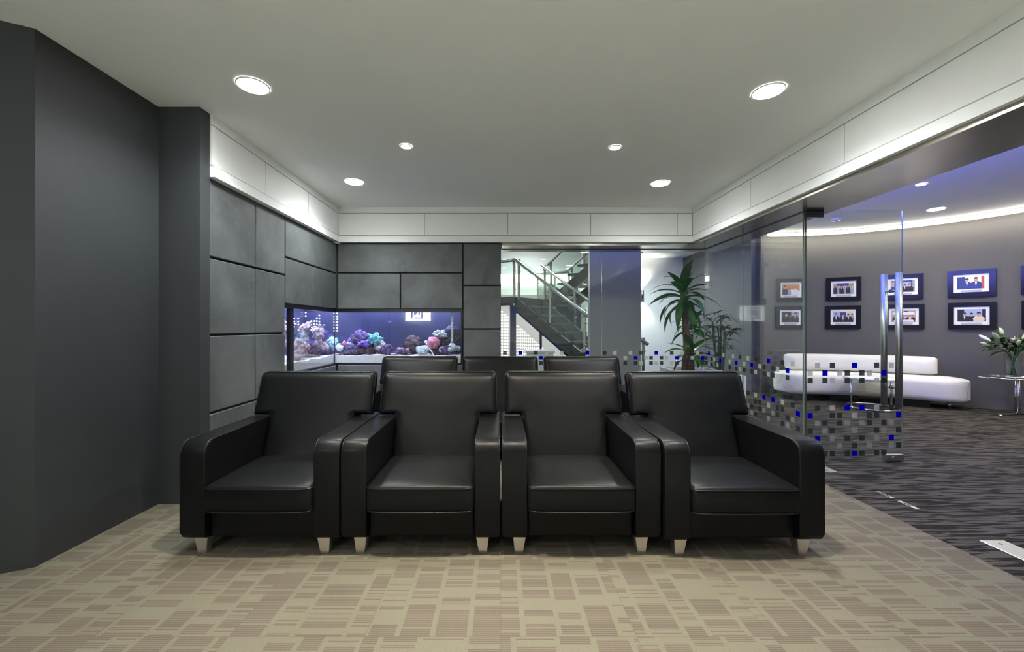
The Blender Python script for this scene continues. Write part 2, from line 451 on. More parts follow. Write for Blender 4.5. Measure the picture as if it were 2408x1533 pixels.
# ---- lounge curved wall, ring strip light
def arc(r, t0, t1, n): return [LC + Vector((math.cos(math.radians(t0+(t1-t0)*i/n)), math.sin(math.radians(t0+(t1-t0)*i/n)))) * r for i in range(n+1)]
def ring(bm, r0, r1, t0, t1, z0, z1, n=64):
    a, b = arc(r0, t0, t1, n), arc(r1, t0, t1, n)
    va = [[bm.verts.new((p.x, p.y, z)) for p in q] for q in (a, b) for z in (z0, z1)]
    for i in range(n):
        for u, v in ((0,1),(1,3),(3,2),(2,0)):
            f = bm.faces.new((va[u][i], va[u][i+1], va[v][i+1], va[v][i]))
    for i in (0, n): bm.faces.new((va[0][i], va[1][i], va[3][i], va[2][i]))
bm = bmesh.new(); ring(bm, LR, LR+.12, 93, -62, 0, ZL)
struct('wall_lounge', 'curved warm grey lounge wall hung with framed photographs', bm, 'lounge_wall_paint')
bm = bmesh.new(); ring(bm, 2.56, LR-.001, 93, -60, ZL-.012, ZL-.001)
struct('trim_6', 'white curved cornice between the light strip and the lounge wall', bm, 'white_wall', 'cornice')
sl = thing('strip_light', 'glowing curved strip light following the lounge ceiling edge', 'strip light', (LC.x, LC.y, ZL))
bm = bmesh.new(); ring(bm, 2.44, 2.53, 93, -60, ZL-.05, ZL-.004); o = obj('diffuser', bm, 'strip_warm', sl); o.location = (-LC.x, -LC.y, -ZL)
bm = bmesh.new(); ring(bm, 2.425, 2.438, 93, -60, ZL-.012, ZL-.002); o = obj('rim', bm, 'white_wall', sl); o.location = (-LC.x, -LC.y, -ZL)
e = LC + Vector((math.cos(math.radians(-62)), math.sin(math.radians(-62)))) * (LR+.06)
bm = bmesh.new(); box(bm, e.x-.05, e.x+.07, YREAR, e.y, 0, ZL); struct('wall_lounge_end', 'grey end wall of the lounge', bm, 'lounge_wall_paint')
# ---- hall walls
bm = bmesh.new(); box(bm, 4.36, 4.455, 7.10, 9.75, 0, 2.78)
struct('wall_hall_right', 'dark blue grey wall between stair hall and lounge', bm, 'hall_wall_dark')
bm = bmesh.new(); box(bm, 2.05, 4.5, 9.75, 9.85, 0, 2.9)
struct('wall_hall_white', 'white wall with an up-down wall light behind the pillar', bm, 'white_wall')
bm = bmesh.new(); box(bm, -1.2, 2.3, 10.5, 10.6, 1.95, 3.5); box(bm, 2.05, 2.1, 9.85, 10.5, 0, 3.5)
wh = struct('wall_hall_back', 'pale back wall of the stair hall with a glowing band', bm, 'white_wall')
bxo('lower_panel', 'navy_panel', wh, -1.2, 2.05, 10.45, 10.5, 0, 1.84)
bxo('slab_edge', 'slab_edge', wh, -1.2, 2.05, 10.40, 10.5, 1.84, 1.95)
bm = bmesh.new(); box(bm, -1.3, -1.2, YS+.13, 10.6, 0, 3.5); box(bm, -1.2, 0.0, YS+.13, YS+.23, 0, 3.5)
struct('wall_hall_left', 'white side wall of the stair hall', bm, 'white_wall')
hs = thing('light_band', 'long bright horizontal light band on the stair hall wall', 'strip light', (0, 10.46, 2.38))
bxo('diffuser', 'strip_hall', hs, -1.15, 2.02, -.02, .03, -.10, .10); bxo('housing', 'white_wall', hs, -1.16, 2.03, -.03, .035, .102, .13)
bm = bmesh.new(); box(bm, 1.29, 2.03, 5.90, 6.02, 0, 3.49)
struct('wall_pillar', 'broad grey square pillar behind the glazing', bm, 'pillar_paint', 'pillar')

# ------------------------------------------------------------------ ceiling lamps
def lamp(name, kind, d, parent, power, col, size=.1, spot=None, blend=.6):
    ld = bpy.data.lights.new(name, kind); ld.energy = power; ld.color = col
    if kind == 'SPOT': ld.spot_size = math.radians(spot); ld.spot_blend = blend; ld.shadow_soft_size = size
    elif kind == 'POINT': ld.shadow_soft_size = size
    o = bpy.data.objects.new(name, ld); C.objects.link(o); o.parent = parent; o.location = d
    return o
def downlight(x, y, z, big, power, label, group, col=None, spot=None):
    r = .082 if big else .040
    t = thing('downlight', label, 'ceiling light', (x, y, z), 0, group)
    bm = bmesh.new(); lathe(bm, [(r, -.002), (r, -.008), (r+.004, -.008), (r+.007, -.004), (r+.007, -.001)], 32); obj('trim_ring', bm, 'white_gloss', t)
    bm = bmesh.new(); lathe(bm, [(0, -.007), (r, -.007), (r, -.003), (0, -.003)], 32); obj('diffuser', bm, 'lamp_cool' if big else 'lamp_warm', t)
    if power: lamp('bulb', 'SPOT', (0,0,-.05), t, power, col or ((.93, .98, 1.0) if big else (1.0, .90, .75)), r*.8, spot or (150 if big else 82), .9 if big else .7)
    return t
G1 = 'downlights in the room ceiling'
for (x, y, tx) in ((-1.448, 2.388, 'large round downlight above the charcoal wall end'), (1.603, 2.443, 'large round downlight in the room ceiling near the glass door bulkhead'),
               (-1.427, 3.98, 'large round downlight in the corner above the fish tank'), (1.575, 4.02, 'large round downlight in the corner above the glazing'),
               (-1.45, .80, 'large round downlight above the open carpet, charcoal wall side'), (1.60, .80, 'large round downlight above the open carpet, door side'),
               (-1.45, -.80, 'added unseen large round downlight near the illuminated sign'), (1.60, -.80, 'added unseen large round downlight near the pale wall, door side')):  # the pair near the sign wall is added, unseen, to raise bounce
    downlight(x, y, ZC, True, BIG_W*(.8 if y > 3 else 1) if y > 1 else BIG_W*.06, tx, G1)
for (x, y, tx) in ((-.737, 3.19, 'small round spotlight above the rear armchairs, fish tank side'), (.90, 3.21, 'small round spotlight above the rear armchairs, door side'),
               (-.74, 1.66, 'small round spotlight in front of the armchair row, charcoal wall side'), (.90, 1.66, 'small round spotlight in front of the armchair row, door side'),
               (.08, 1.66, 'small round spotlight in front of the middle of the armchair row')):
    downlight(x, y, ZC, False, SPOT_W*(.45 if y > 2 else (.35 if y < 1 else 1)), tx, G1)
for i, x in enumerate((-1.5, -.74, .08, .90, 1.6)):  # added unseen spots whose floor bounce brightens the ceiling
    for y, tx in ((.35, 'added unseen narrow spotlight for ceiling bounce, in the row above the open carpet'), (-1.0, 'added unseen narrow spotlight for ceiling bounce, in the row by the pale wall')):
        downlight(x, y, ZC, False, SPOT_W*(6.5 if x > -1 or y < 0 else 1.2), tx + ', ' + ('first', 'second', 'third', 'fourth', 'fifth')[i] + ' from the charcoal wall', G1, col=(.86, .97, 1.0), spot=46)
G2 = 'downlights in the lounge ceiling'
downlight(4.61, 4.47, ZL, False, LOUNGE_W, 'small round spotlight in the middle of the lounge ceiling', G2, spot=110)
downlight(5.785, 5.42, ZL, True, LOUNGE_W, 'large round downlight in the lounge ceiling above the white sofa', G2, col=(1, .93, .82))
downlight(6.3, 3.6, ZL, True, LOUNGE_W*.8, 'large round downlight in the lounge ceiling near its end wall', G2, col=(1, .93, .82))
downlight(4.2, 2.6, ZL, True, LOUNGE_W*.7, 'large round downlight in the lounge ceiling near the doorway', G2, col=(1, .93, .82))
G3 = 'downlights in the stair hall'
downlight(2.9, 8.4, 2.78, True, HALL_W*1.8, 'large round downlight in front of the white hall wall', G3, col=(.85, .95, 1), spot=175)
downlight(.9, 6.6, 3.5, True, HALL_W, 'large round downlight above the lower stairs', G3, col=(.92, 1, .98))
downlight(.6, 9.5, 3.5, True, HALL_W, 'large round downlight above the stair landing', G3, col=(.92, 1, .98))
sd = thing('smoke_detector', 'small white smoke detector on the lounge ceiling', 'smoke detector', (4.85, 5.9, ZL))
bm = bmesh.new(); lathe(bm, [(.055, 0), (.055, -.015), (.045, -.03), (0, -.032)], 20); obj('body', bm, 'white_gloss', sd)
bm = bmesh.new(); lathe(bm, [(.02, -.032), (.02, -.038), (0, -.04)], 14); obj('sensor', bm, 'caption_grey', sd)
# blue accent strips on top of the soffit fascias, washing the lounge and hall ceilings
def led(label, loc, size, rot, k=1):
    t = thing('led_strip', label, 'led strip', loc)
    sx, sy = size
    bm = bmesh.new(); box(bm, -sx/2, sx/2, -sy/2, sy/2, -.01, .01); obj('strip', bm, 'led_blue', t)
    ld = bpy.data.lights.new('led', 'AREA'); ld.shape = 'RECTANGLE'; ld.size = sx; ld.size_y = sy; ld.energy = BLUE_W*k; ld.color = (.16, .20, 1.0)
    o = bpy.data.objects.new('led', ld); C.objects.link(o); o.parent = t; o.location = (.02 if sx < sy else 0, 0, .02); o.rotation_euler = rot
led('blue light strip on the lounge side of the door bulkhead', (XS+.03, 3.0, 2.26), (.03, 4.4), (0, math.radians(-128), 0), .75)
led('blue light strip on the hall side of the glazing bulkhead', (1.35, YS+.03, 2.36), (2.5, .03), (PI, 0, 0), .05)

# ------------------------------------------------------------------ armchairs
def arcpts(cx, cz, r, a0, a1, n=6): return [(cx + r*math.cos(math.radians(a0+(a1-a0)*i/n)), cz + r*math.sin(math.radians(a0+(a1-a0)*i/n))) for i in range(n+1)]
def make_chair(loc, rz, label, group):
    t = thing('leather_armchair', label, 'armchair', loc, rz, group)
    r, r2 = .060, .035
    prof = [(.30, .084)] + arcpts(-.40+r2, .084+r2, r2, 270, 180, 5) + arcpts(-.40+r, .572-r, r, 180, 90, 8) + [(.30, .572)]
    for sd in (-1, 1):
        xo, xi = sd*.394, sd*.268
        bm = bmesh.new()
        a, b = prism(bm, prof, lambda y, z: (xo, y, z), lambda y, z: (xi, y, z))
        es = [e for e in bm.edges if abs(e.verts[0].co.x - e.verts[1].co.x) < 1e-6]
        bmesh.ops.bevel(bm, geom=es, offset=.011, segments=3, affect='EDGES', profile=.5, clamp_overlap=True)
        for f in bm.faces:
            f.smooth = abs(f.normal.x) < .99
        ao = obj('armrest', bm, 'leather', t)
        for x in (xo - sd*.004, xi + sd*.004):
            bm = bmesh.new(); tube(bm, [(x, y + (.003 if y < -.38 else 0), z - .002) for y, z in prof[6:]], .0036, 6); obj('piping', bm, 'leather_piping', ao)
    bm = bmesh.new()
    def crown(q):
        if q.z > 0:
            k = (1-(q.x/.27)**2) * (1-(q.y/.26)**2)
            q = q + Vector((0, 0, .022 * max(0, k)**.6 * min(1, q.z/.05)))
        if q.y < -.2: q = q + Vector((0, -.012*(1-(q.x/.27)**2), 0))
        return q
    rbox(bm, (0, -.175, .2905), (.2665, .245, .0635), .022, (10, 10, 2), crown); so = obj('seat_cushion', bm, 'leather', t)
    for z in (.345, .234):
        pts = [(-.262, -.18 if z > .3 else -.38, z), (-.262, -.405, z), (-.245, -.421, z)] + [(x*.03, -.4225-.012*(1-(x*.03/.27)**2), z + (.004*(1-(x/8)**2) if z > .3 else 0)) for x in range(-7, 8)] + [(.245, -.421, z), (.262, -.405, z), (.262, -.18 if z > .3 else -.38, z)]
        bm = bmesh.new(); tube(bm, pts, .0034, 6); obj('piping', bm, 'leather_piping', so)
    bm = bmesh.new(); rbox(bm, (0, -.03, .153), (.266, .335, .069), .012, (4, 4, 2)); obj('front_rail', bm, 'leather', t)
    bm = bmesh.new(); box(bm, -.267, .267, .16, .305, .10, .60); obj('rear_panel', bm, 'leather', t)
    # T-shaped backrest
    hx, nx, zt, zn, zb, rr, T = .375, .266, .845, .578, .30, .045, .064
    def sd(x, z):                                         # distance inside the T outline
        ax = abs(x)
        if z >= zn: d = min(zt - z, hx - ax, (z - zn) if ax > nx else 9)
        else: d = min(nx - ax, z - zb + .05)
        if ax <= nx and z >= zn: d = min(d, math.hypot(nx-ax, z-zn) + .0)
        if ax <= nx and z < zn: d = min(d, nx - ax)
        return max(0, d)
    step = [0, .002, .006, .012, .020, .030, .045]
    xs = sorted(set([round(q, 5) for k in step for q in (-hx+k, hx-k, -nx-k if k < .04 else -nx, nx+k if k < .04 else nx, -nx+k, nx-k)] + [round(-.2+.05*i, 5) for i in range(9)]))
    zs = sorted(set([round(q, 5) for k in step for q in (zt-k, zn+k, zn-k)] + [round(zb+.03*i, 5) for i in range(8)] + [.65, .68, .71, .74, .77]))
    bm = bmesh.new(); cache = {}
    def bv(x, z, s):
        d = sd(x, z)
        if d <= 1e-6: s = 0
        k = (x, z, s)
        if k in cache: return cache[k]
        q = min(1, d / .05); th = T * math.sqrt(max(0, 1-(1-q)**2.4)) * .86 + .010 * min(1, d/.18) if d > 0 else 0
        px, pz = x, z
        rc = .035
        if abs(x) > hx-rc and z > zt-rc:
            dx, dz = abs(x)-(hx-rc), z-(zt-rc); m = max(dx, dz); l = math.hypot(dx, dz)
            if l > 1e-9: px = math.copysign(hx-rc + dx*m/l, x); pz = zt-rc + dz*m/l
        y0 = .03 + .065 + (pz - zb) * .385
        if z < zn and s > 0: th *= .8
        cache[k] = bm.verts.new((px, y0 + s*th, pz)); return cache[k]
    for i in range(len(xs)-1):
        for j in range(len(zs)-1):
            mx, mz = (xs[i]+xs[i+1])/2, (zs[j]+zs[j+1])/2
            if mz < zn and abs(mx) > nx: continue
            for s in (-1, 1):
                q = [bv(xs[i], zs[j], s), bv(xs[i+1], zs[j], s), bv(xs[i+1], zs[j+1], s), bv(xs[i], zs[j+1], s)]
                q = list(dict.fromkeys(q))
                if len(q) > 2:
                    try: bm.faces.new(q).smooth = True
                    except ValueError: pass
    bo = obj('backrest', bm, 'leather', t)
    yT = lambda z: .03 + .065 + (z - zb) * .385
    pp = [(-hx+.004, yT(zn+.01)-.028, zn+.012)] + [(-hx+.004, yT(z)-.030, z) for z in (.65, .72, .78, .81)] + [(-hx+.014, yT(.832)-.030, .832), (-hx+.035, yT(.841)-.030, .841)]
    pp += [(-q[0], q[1], q[2]) for q in pp[::-1]]
    bm = bmesh.new(); tube(bm, pp, .0034, 6); obj('piping', bm, 'leather_piping', bo)
    for sx in (-1, 1):
        for yy in (-.345, .235):
            bm = bmesh.new(); x = sx*.306
            a, b, l = .032, .021, .087
            hexa(bm, [(x-b+sx*.003, yy-b, 0), (x+b+sx*.003, yy-b, 0), (x+b+sx*.003, yy+b, 0), (x-b+sx*.003, yy+b, 0), (x-a, yy-a, l), (x+a, yy-a, l), (x+a, yy+a, l), (x-a, yy+a, l)])
            bevel(bm, .002, 1); obj('leg', bm, 'brushed_leg', t)
    return t
GF, GR = 'front row of armchairs', 'rear row of armchairs'
ch = make_chair((-1.192, 2.417, 0), 0, 'black leather armchair at the charcoal wall end of the front row', GF)
dup(ch, (-.397, 2.42, 0), 0, 'black leather armchair second from the charcoal wall in the front row', GF)
dup(ch, (.401, 2.42, 0), 0, 'black leather armchair second from the glass door in the front row', GF)
dup(ch, (1.196, 2.40, 0), math.radians(.4), 'black leather armchair at the glass door end of the front row', GF)
dup(ch, (-.799, 3.79, 0), 0, 'black leather armchair in the rear row in front of the fish tank', GR)
dup(ch, (-.004, 3.79, 0), 0, 'black leather armchair in the middle of the rear row', GR)
dup(ch, (.803, 3.79, 0), 0, 'black leather armchair in the rear row in front of the grey pillar', GR)

# ------------------------------------------------------------------ aquarium
aq = thing('aquarium', 'L-shaped lit reef aquarium built into the concrete wall corner', 'aquarium', (-1.9, 4.9, TZ0))
AO = Vector((-1.9, 4.9, TZ0))
def aqb(name, m, x0, x1, y0, y1, z0, z1, parent=None):
    bm = bmesh.new(); box(bm, x0-AO.x, x1-AO.x, y0-AO.y, y1-AO.y, z0-AO.z, z1-AO.z); return obj(name, bm, m, parent or aq)
gx, gy = xl-.045, yb+.045            # glass planes
aqb('glass_pane', 'glass_tank', gx-.008, gx, TY0+.045, gy+.008, TZ0+.015, TZ1-.03)
aqb('glass_pane', 'glass_tank', gx+.004, TX1-.02, gy, gy+.008, TZ0+.015, TZ1-.03)
aqb('frame_top', 'black_plastic', gx-.02, gx+.03, TY0+.002, gy+.01, TZ1-.034, TZ1+.006)
aqb('frame_top', 'black_plastic', gx+.031, TX1-.005, gy-.03, gy+.02, TZ1-.034, TZ1+.006)
aqb('frame_bottom', 'black_plastic', gx-.02, gx+.03, TY0+.002, gy+.01, TZ0-.018, TZ0+.016)
aqb('frame_bottom', 'black_plastic', gx+.031, TX1-.005, gy-.03, gy+.02, TZ0-.018, TZ0+.016)
aqb('frame_post', 'black_plastic', gx-.015, gx+.02, TY0+.135, TY0+.200, TZ0+.017, TZ1-.035)
aqb('frame_post', 'black_plastic', TX1-.028, TX1-.006, gy-.025, gy+.015, TZ0+.017, TZ1-.035)
aqb('corner_seal', 'black_plastic', gx-.004, gx+.003, gy-.003, gy+.004, TZ0+.017, TZ1-.035)
tx0, ty1 = gx-.56, gy+.40
aqb('back_panel', 'tank_back', gx-.02, TX1-.004, ty1, ty1+.02, TZ0-.018, 1.52)
aqb('back_panel', 'tank_back', tx0-.02, tx0, TY0-.02, ty1+.02, TZ0-.018, 1.52)
aqb('back_panel', 'tank_back', tx0, gx-.02, ty1, ty1+.02, TZ0-.018, 1.52)
aqb('end_panel', 'tank_back', TX1-.006, TX1+.0, gy+.02, ty1, TZ0-.018, 1.52)
aqb('end_panel', 'tank_back', tx0, xl-.13, TY0-.02, TY0, TZ0-.018, 1.52)
aqb('base', 'black_plastic', tx0-.02, gx-.021, TY0-.02, ty1+.02, TZ0-.05, TZ0-.019)
aqb('base', 'black_plastic', gx-.021, TX1-.004, gy+.021, ty1+.02, TZ0-.05, TZ0-.019)
aqb('cover', 'black_plastic', tx0-.02, gx-.1, TY0-.02, ty1+.02, 1.52, 1.55)
aqb('cover', 'black_plastic', gx-.1, TX1, gy+.05, ty1+.02, 1.52, 1.55)
aqb('light_bar', 'tank_lamp', gx-.36, gx-.22, TY0+.1, ty1-.05, 1.49, 1.515)
aqb('light_bar', 'tank_lamp', gx+.05, TX1-.1, gy+.16, gy+.28, 1.49, 1.515)
aqb('overflow_tube', 'coral_pale', -.60, -.575, gy+.05, gy+.075, .95, TZ1)
for (x, y, sx, sy, k) in ((gx-.29, (TY0+ty1)/2, .3, 1.5, 1.6), (-1.2, gy+.22, 1.4, .3, 1.0)):
    ld = bpy.data.lights.new('tank_light', 'AREA'); ld.shape = 'RECTANGLE'; ld.size = sx; ld.size_y = sy; ld.energy = TANK_W*k; ld.color = (.56, .64, 1.0)
    o = bpy.data.objects.new('tank_light', ld); C.objects.link(o); o.parent = aq; o.location = Vector((x, y, 1.485)) - AO
# glowing dots stand in for stair panel dots mirrored in the tank glass
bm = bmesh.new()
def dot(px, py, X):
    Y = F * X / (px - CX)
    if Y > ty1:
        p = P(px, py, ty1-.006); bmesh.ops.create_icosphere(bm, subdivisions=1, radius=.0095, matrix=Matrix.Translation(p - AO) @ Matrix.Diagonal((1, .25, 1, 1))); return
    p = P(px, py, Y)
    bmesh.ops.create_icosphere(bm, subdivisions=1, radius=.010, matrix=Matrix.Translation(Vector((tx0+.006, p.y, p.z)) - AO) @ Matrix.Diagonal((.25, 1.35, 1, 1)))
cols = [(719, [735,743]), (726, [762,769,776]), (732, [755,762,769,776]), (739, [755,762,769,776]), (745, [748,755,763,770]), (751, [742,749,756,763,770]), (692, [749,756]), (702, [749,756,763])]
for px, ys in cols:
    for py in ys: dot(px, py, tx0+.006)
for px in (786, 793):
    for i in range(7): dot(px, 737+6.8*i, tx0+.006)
o = obj('reflected_dots', bm, 'dot_reflection', aq); o['kind'] = 'stuff'
# sand bed
bm = bmesh.new()
def sandz(x, y): return TZ0 + .105 + .03*noise.noise(Vector((x*3, y*3, 1))) + .012*noise.noise(Vector((x*11, y*11, 5)))
def grid(x0, x1, y0, y1, nx, ny):
    v = [[bm.verts.new((x0+(x1-x0)*i/nx, y0+(y1-y0)*j/ny, sandz(x0+(x1-x0)*i/nx, y0+(y1-y0)*j/ny))) for j in range(ny+1)] for i in range(nx+1)]
    for i in range(nx):
        for j in range(ny): bm.faces.new((v[i][j], v[i+1][j], v[i+1][j+1], v[i][j+1])).smooth = True
    edge = [v[i][0] for i in range(nx+1)] + [v[nx][j] for j in range(1, ny+1)] + [v[i][ny] for i in range(nx-1, -1, -1)] + [v[0][j] for j in range(ny-1, 0, -1)]
    low = [bm.verts.new((q.co.x, q.co.y, TZ0-.016)) for q in edge]
    for i in range(len(edge)): bm.faces.new((edge[i], edge[(i+1) % len(edge)], low[(i+1) % len(edge)], low[i]))
    bm.faces.new(low)
grid(tx0+.005, gx-.012, TY0+.005, gy+.012, 30, 60); grid(tx0+.005, TX1-.03, gy+.012, ty1-.005, 90, 24)
tag(obj('sand_bed', bm, 'sand'), 'white sand bed on the bottom of the aquarium', 'sand', kind='stuff')

def rock(name, label, m, c, r, seed, amp=.45, freq=3.0, sub=4, sq=(1,1,1), group=None, knobs=0, mk=None):
    t = thing(name, label, name.split('_')[-1], (c[0], c[1], c[2]-r*sq[2]*.8), 0, group)
    bm = bmesh.new(); bmesh.ops.create_icosphere(bm, subdivisions=sub, radius=1)
    for v in bm.verts:
        d = v.co.normalized(); s = Vector((seed*3.1, seed*1.7, seed))
        k = 1 + amp*noise.noise(d*freq*.6+s) + amp*.8*abs(noise.noise(d*freq*1.6+s)) + amp*.6*noise.noise(d*freq*3.6+s) + amp*.35*noise.noise(d*freq*8+s)
        v.co = Vector((d.x*sq[0], d.y*sq[1], d.z*sq[2])) * r * k + Vector((0,0,r*sq[2]*.8))
    for f in bm.faces: f.smooth = True
    obj('body', bm, m, t)
    rnd = random.Random(seed*10)
    for k in range(knobs):
        a, el = rnd.uniform(0, 2*PI), rnd.uniform(.1, 1.3)
        d = Vector((math.cos(a)*math.cos(el)*sq[0], math.sin(a)*math.cos(el)*sq[1], math.sin(el)*sq[2]))
        bm = bmesh.new(); bmesh.ops.create_icosphere(bm, subdivisions=3, radius=1)
        rk = r*rnd.uniform(.28, .45)
        for v in bm.verts:
            q = v.co.normalized(); v.co = q * rk * (1 + .45*abs(noise.noise(q*3.4+Vector((k, seed, 2)))) + .25*noise.noise(q*7+Vector((seed, k, 0))))
        for f in bm.faces: f.smooth = True
        obj('coral_knob', bm, mk or m, t, loc=d*r*1.02 + Vector((0,0,r*sq[2]*.8)))
    return t
def branch(label, c, h, m, seed, n=7, group=None):
    t = thing('branching_coral', label, 'coral', c, 0, group); rnd = random.Random(seed)
    bm = bmesh.new(); tube(bm, [(0,0,0), (.004,0,h*.25), (0,.004,h*.5)], [.055, .045, .035], 10); obj('stem', bm, m, t)
    for k in range(n):
        a = 2*PI*k/n + rnd.uniform(-.3,.3); l = h*rnd.uniform(.35,.6); s = rnd.uniform(.2,.5)
        z0 = h*rnd.uniform(.25,.5); e = Vector((math.cos(a)*s*l, math.sin(a)*s*l, z0+l))
        bm = bmesh.new()
        tube(bm, [(0,0,z0-.03), (e.x*.45, e.y*.45, z0+l*.45), (e.x, e.y, e.z)], [.03, .028, .024], 8)
        for q in range(7):
            bmesh.ops.create_icosphere(bm, subdivisions=2, radius=rnd.uniform(.014,.026), matrix=Matrix.Translation(e*rnd.uniform(.72,1.03) + Vector((rnd.uniform(-.03,.03), rnd.uniform(-.03,.03), rnd.uniform(-.02,.03)))))
        for v in bm.verts: v.co += Vector((noise.noise(v.co*40), noise.noise(v.co*40+Vector((9,0,0))), noise.noise(v.co*40+Vector((0,9,0)))))*.007
        for f in bm.faces: f.smooth = True
        obj('branch', bm, m, t)
RG = 'rocks and corals in the aquarium'
YA = gy + .16
def rk(px, py, dy, *a, **k):
    return P(px, py, YA+dy)
# back tank, left mound
rock('live_rock', 'grey violet rock at the base of the left reef mound', 'rock_purple', rk(818,822,0), .10, 1, sq=(1.2,.8,.6), group=RG, knobs=3, mk='coral_pale')
rock('live_rock', 'broad brown rock in the middle of the left reef mound', 'rock_brown', rk(868,822,.05), .13, 2, sq=(1.2,.8,.62), group=RG, knobs=3)
rock('live_rock', 'pale tipped rock at the right foot of the left reef mound', 'rock_purple', rk(903,822,-.02), .085, 3, sq=(1.1,.8,.7), group=RG, knobs=4, mk='coral_cream')
rock('live_rock', 'deep purple knobbly rock at the top of the left reef mound', 'rock_purple', rk(845,797,.05), .085, 4, sq=(1,.8,.95), group=RG, knobs=5, mk='coral_violet')
rock('mushroom_coral', 'violet frilled mushroom coral on the left reef mound', 'coral_violet', rk(857,808,-.07), .05, 5, amp=.6, sq=(1.3,.8,.6), group=RG)
rock('frilled_coral', 'turquoise frilled coral beside the violet coral', 'coral_teal', rk(882,797,-.04), .052, 6, amp=.8, freq=4, sq=(1.2,.8,1), group=RG, knobs=4)
rock('polyp_coral', 'small magenta polyp coral at the corner edge of the reef', 'coral_pink', rk(810,809,-.02), .028, 7, group=RG)
# middle low rocks
rock('live_rock', 'low lilac crusted rock in the gap between the reef mounds', 'rock_purple', rk(945,826,-.02), .06, 8, sq=(1.4,.8,.5), group=RG, knobs=3, mk='coral_cream')
rock('live_rock', 'brown stack of rock left of the pink coral', 'rock_brown', rk(972,812,.04), .09, 9, sq=(1.1,.8,1), group=RG, knobs=4)
# right pile
rock('bubble_coral', 'round pink ribbed coral on the right reef pile', 'coral_pink', rk(1020,806,-.05), .075, 10, amp=.25, sq=(1,.8,.95), group=RG)
rock('polyp_coral', 'white and blue cauliflower coral low on the right reef pile', 'coral_pale', rk(995,823,-.02), .055, 11, amp=.6, sq=(1.2,.8,.8), group=RG, knobs=6)
rock('polyp_coral', 'pale blue cauliflower coral high on the right reef pile', 'coral_pale', rk(1036,786,-.02), .055, 12, amp=.6, sq=(1.2,.8,.7), group=RG, knobs=6)
rock('live_rock', 'tall dark rock against the right tank end', 'rock_brown', rk(1062,792,.06), .10, 13, sq=(.9,.8,1.1), group=RG, knobs=5, mk='rock_purple')
rock('live_rock', 'purple crusted rock at the foot of the right reef pile', 'rock_purple', rk(1058,824,-.02), .09, 14, sq=(1.1,.8,.7), group=RG, knobs=6, mk='coral_pale')
rock('live_rock', 'dark rock under the round pink coral', 'rock_brown', rk(1030,826,.03), .09, 15, sq=(1.1,.8,.6), group=RG)
rock('live_rock', 'mottled rock on the corner side of the left reef mound', 'rock_purple', rk(832,812,.06), .075, 16, sq=(1,.8,.9), group=RG, knobs=4, mk='coral_violet')
rock('live_rock', 'brown rock behind the turquoise coral', 'rock_brown', rk(884,812,.10), .09, 17, sq=(1.1,.8,.8), group=RG, knobs=4, mk='coral_cream')
rock('live_rock', 'crusted rock behind the pale blue coral', 'rock_purple', rk(1044,806,.08), .095, 18, sq=(1,.8,1), group=RG, knobs=5, mk='rock_brown')
# side tank
def sk(px, py, X):
    return P(px, py, F*X/(px-CX))
branch('tall pale branching coral by the black tank post', sk(716,812,gx-.22), .23, 'coral_cream', 3, 8, RG)
branch('tall pale branching coral nearer the tank corner', sk(748,815,gx-.20), .215, 'coral_cream', 5, 8, RG)
branch('pale branching coral behind the black tank post', sk(680,816,gx-.25), .24, 'coral_cream', 8, 7, RG)
rock('live_rock', 'cream crusted boulder beside the black tank post', 'coral_cream', sk(701,820,gx-.16), .10, 21, sq=(.9,1,.9), group=RG, knobs=5)
rock('live_rock', 'brown boulder between the branching corals', 'rock_brown', sk(730,826,gx-.20), .10, 22, sq=(.9,1.1,.8), group=RG, knobs=5, mk='coral_cream')
rock('live_rock', 'purple boulder below the second branching coral', 'rock_purple', sk(760,826,gx-.20), .10, 23, sq=(.9,1.1,.7), group=RG, knobs=5, mk='coral_cream')
rock('polyp_coral', 'turquoise and white coral next to the tank corner', 'coral_teal', sk(781,808,gx-.12), .060, 24, amp=.6, sq=(.8,1,1.2), group=RG, knobs=5, mk='coral_pale')
rock('live_rock', 'blue grey rock under the corner coral', 'rock_purple', sk(779,831,gx-.16), .065, 25, sq=(.9,1.1,.7), group=RG, knobs=3)
rock('polyp_coral', 'small salmon pink coral between the tank corner and the branching coral', 'coral_pink', sk(768,812,gx-.22), .04, 26, group=RG)
rock('pebble_stone', 'smooth beige pebble lying on the sand of the side tank', 'coral_cream', sk(747,855,gx-.08), .045, 27, amp=.06, sq=(.8,1.3,.7), group=RG)
# wand and fish
wv = thing('feeding_wand', 'white plastic wand standing in front of the pink coral', 'wand', P(1022, 838, gy+.06))
a, b = Vector((0,0,0)), P(1003, 807, gy+.14) - P(1022, 838, gy+.06)
bm = bmesh.new(); tube(bm, [a, b], .008, 8); obj('rod', bm, 'white_gloss', wv)
bm = bmesh.new(); tube(bm, [b, b + (b-a).normalized()*.03], [.009, .02], 8); obj('funnel', bm, 'white_gloss', wv)
def fish(label, c, l, m, rz):
    t = thing('reef_fish', label, 'fish', c, rz, 'fish in the aquarium')
    bm = bmesh.new(); bmesh.ops.create_icosphere(bm, subdivisions=3, radius=1, matrix=Matrix.Diagonal((l*.5, l*.12, l*.24, 1)))
    for f in bm.faces: f.smooth = True
    obj('body', bm, m, t)
    bm = bmesh.new(); prism(bm, [(l*.42,0),(l*.72,l*.2),(l*.66,0),(l*.72,-l*.2)], lambda x,z:(x,-.001,z), lambda x,z:(x,.001,z)); obj('tail_fin', bm, m, t)
    bm = bmesh.new(); prism(bm, [(-l*.2,l*.2),(l*.25,l*.34),(l*.35,l*.1)], lambda x,z:(x,-.001,z), lambda x,z:(x,.001,z)); obj('dorsal_fin', bm, m, t)
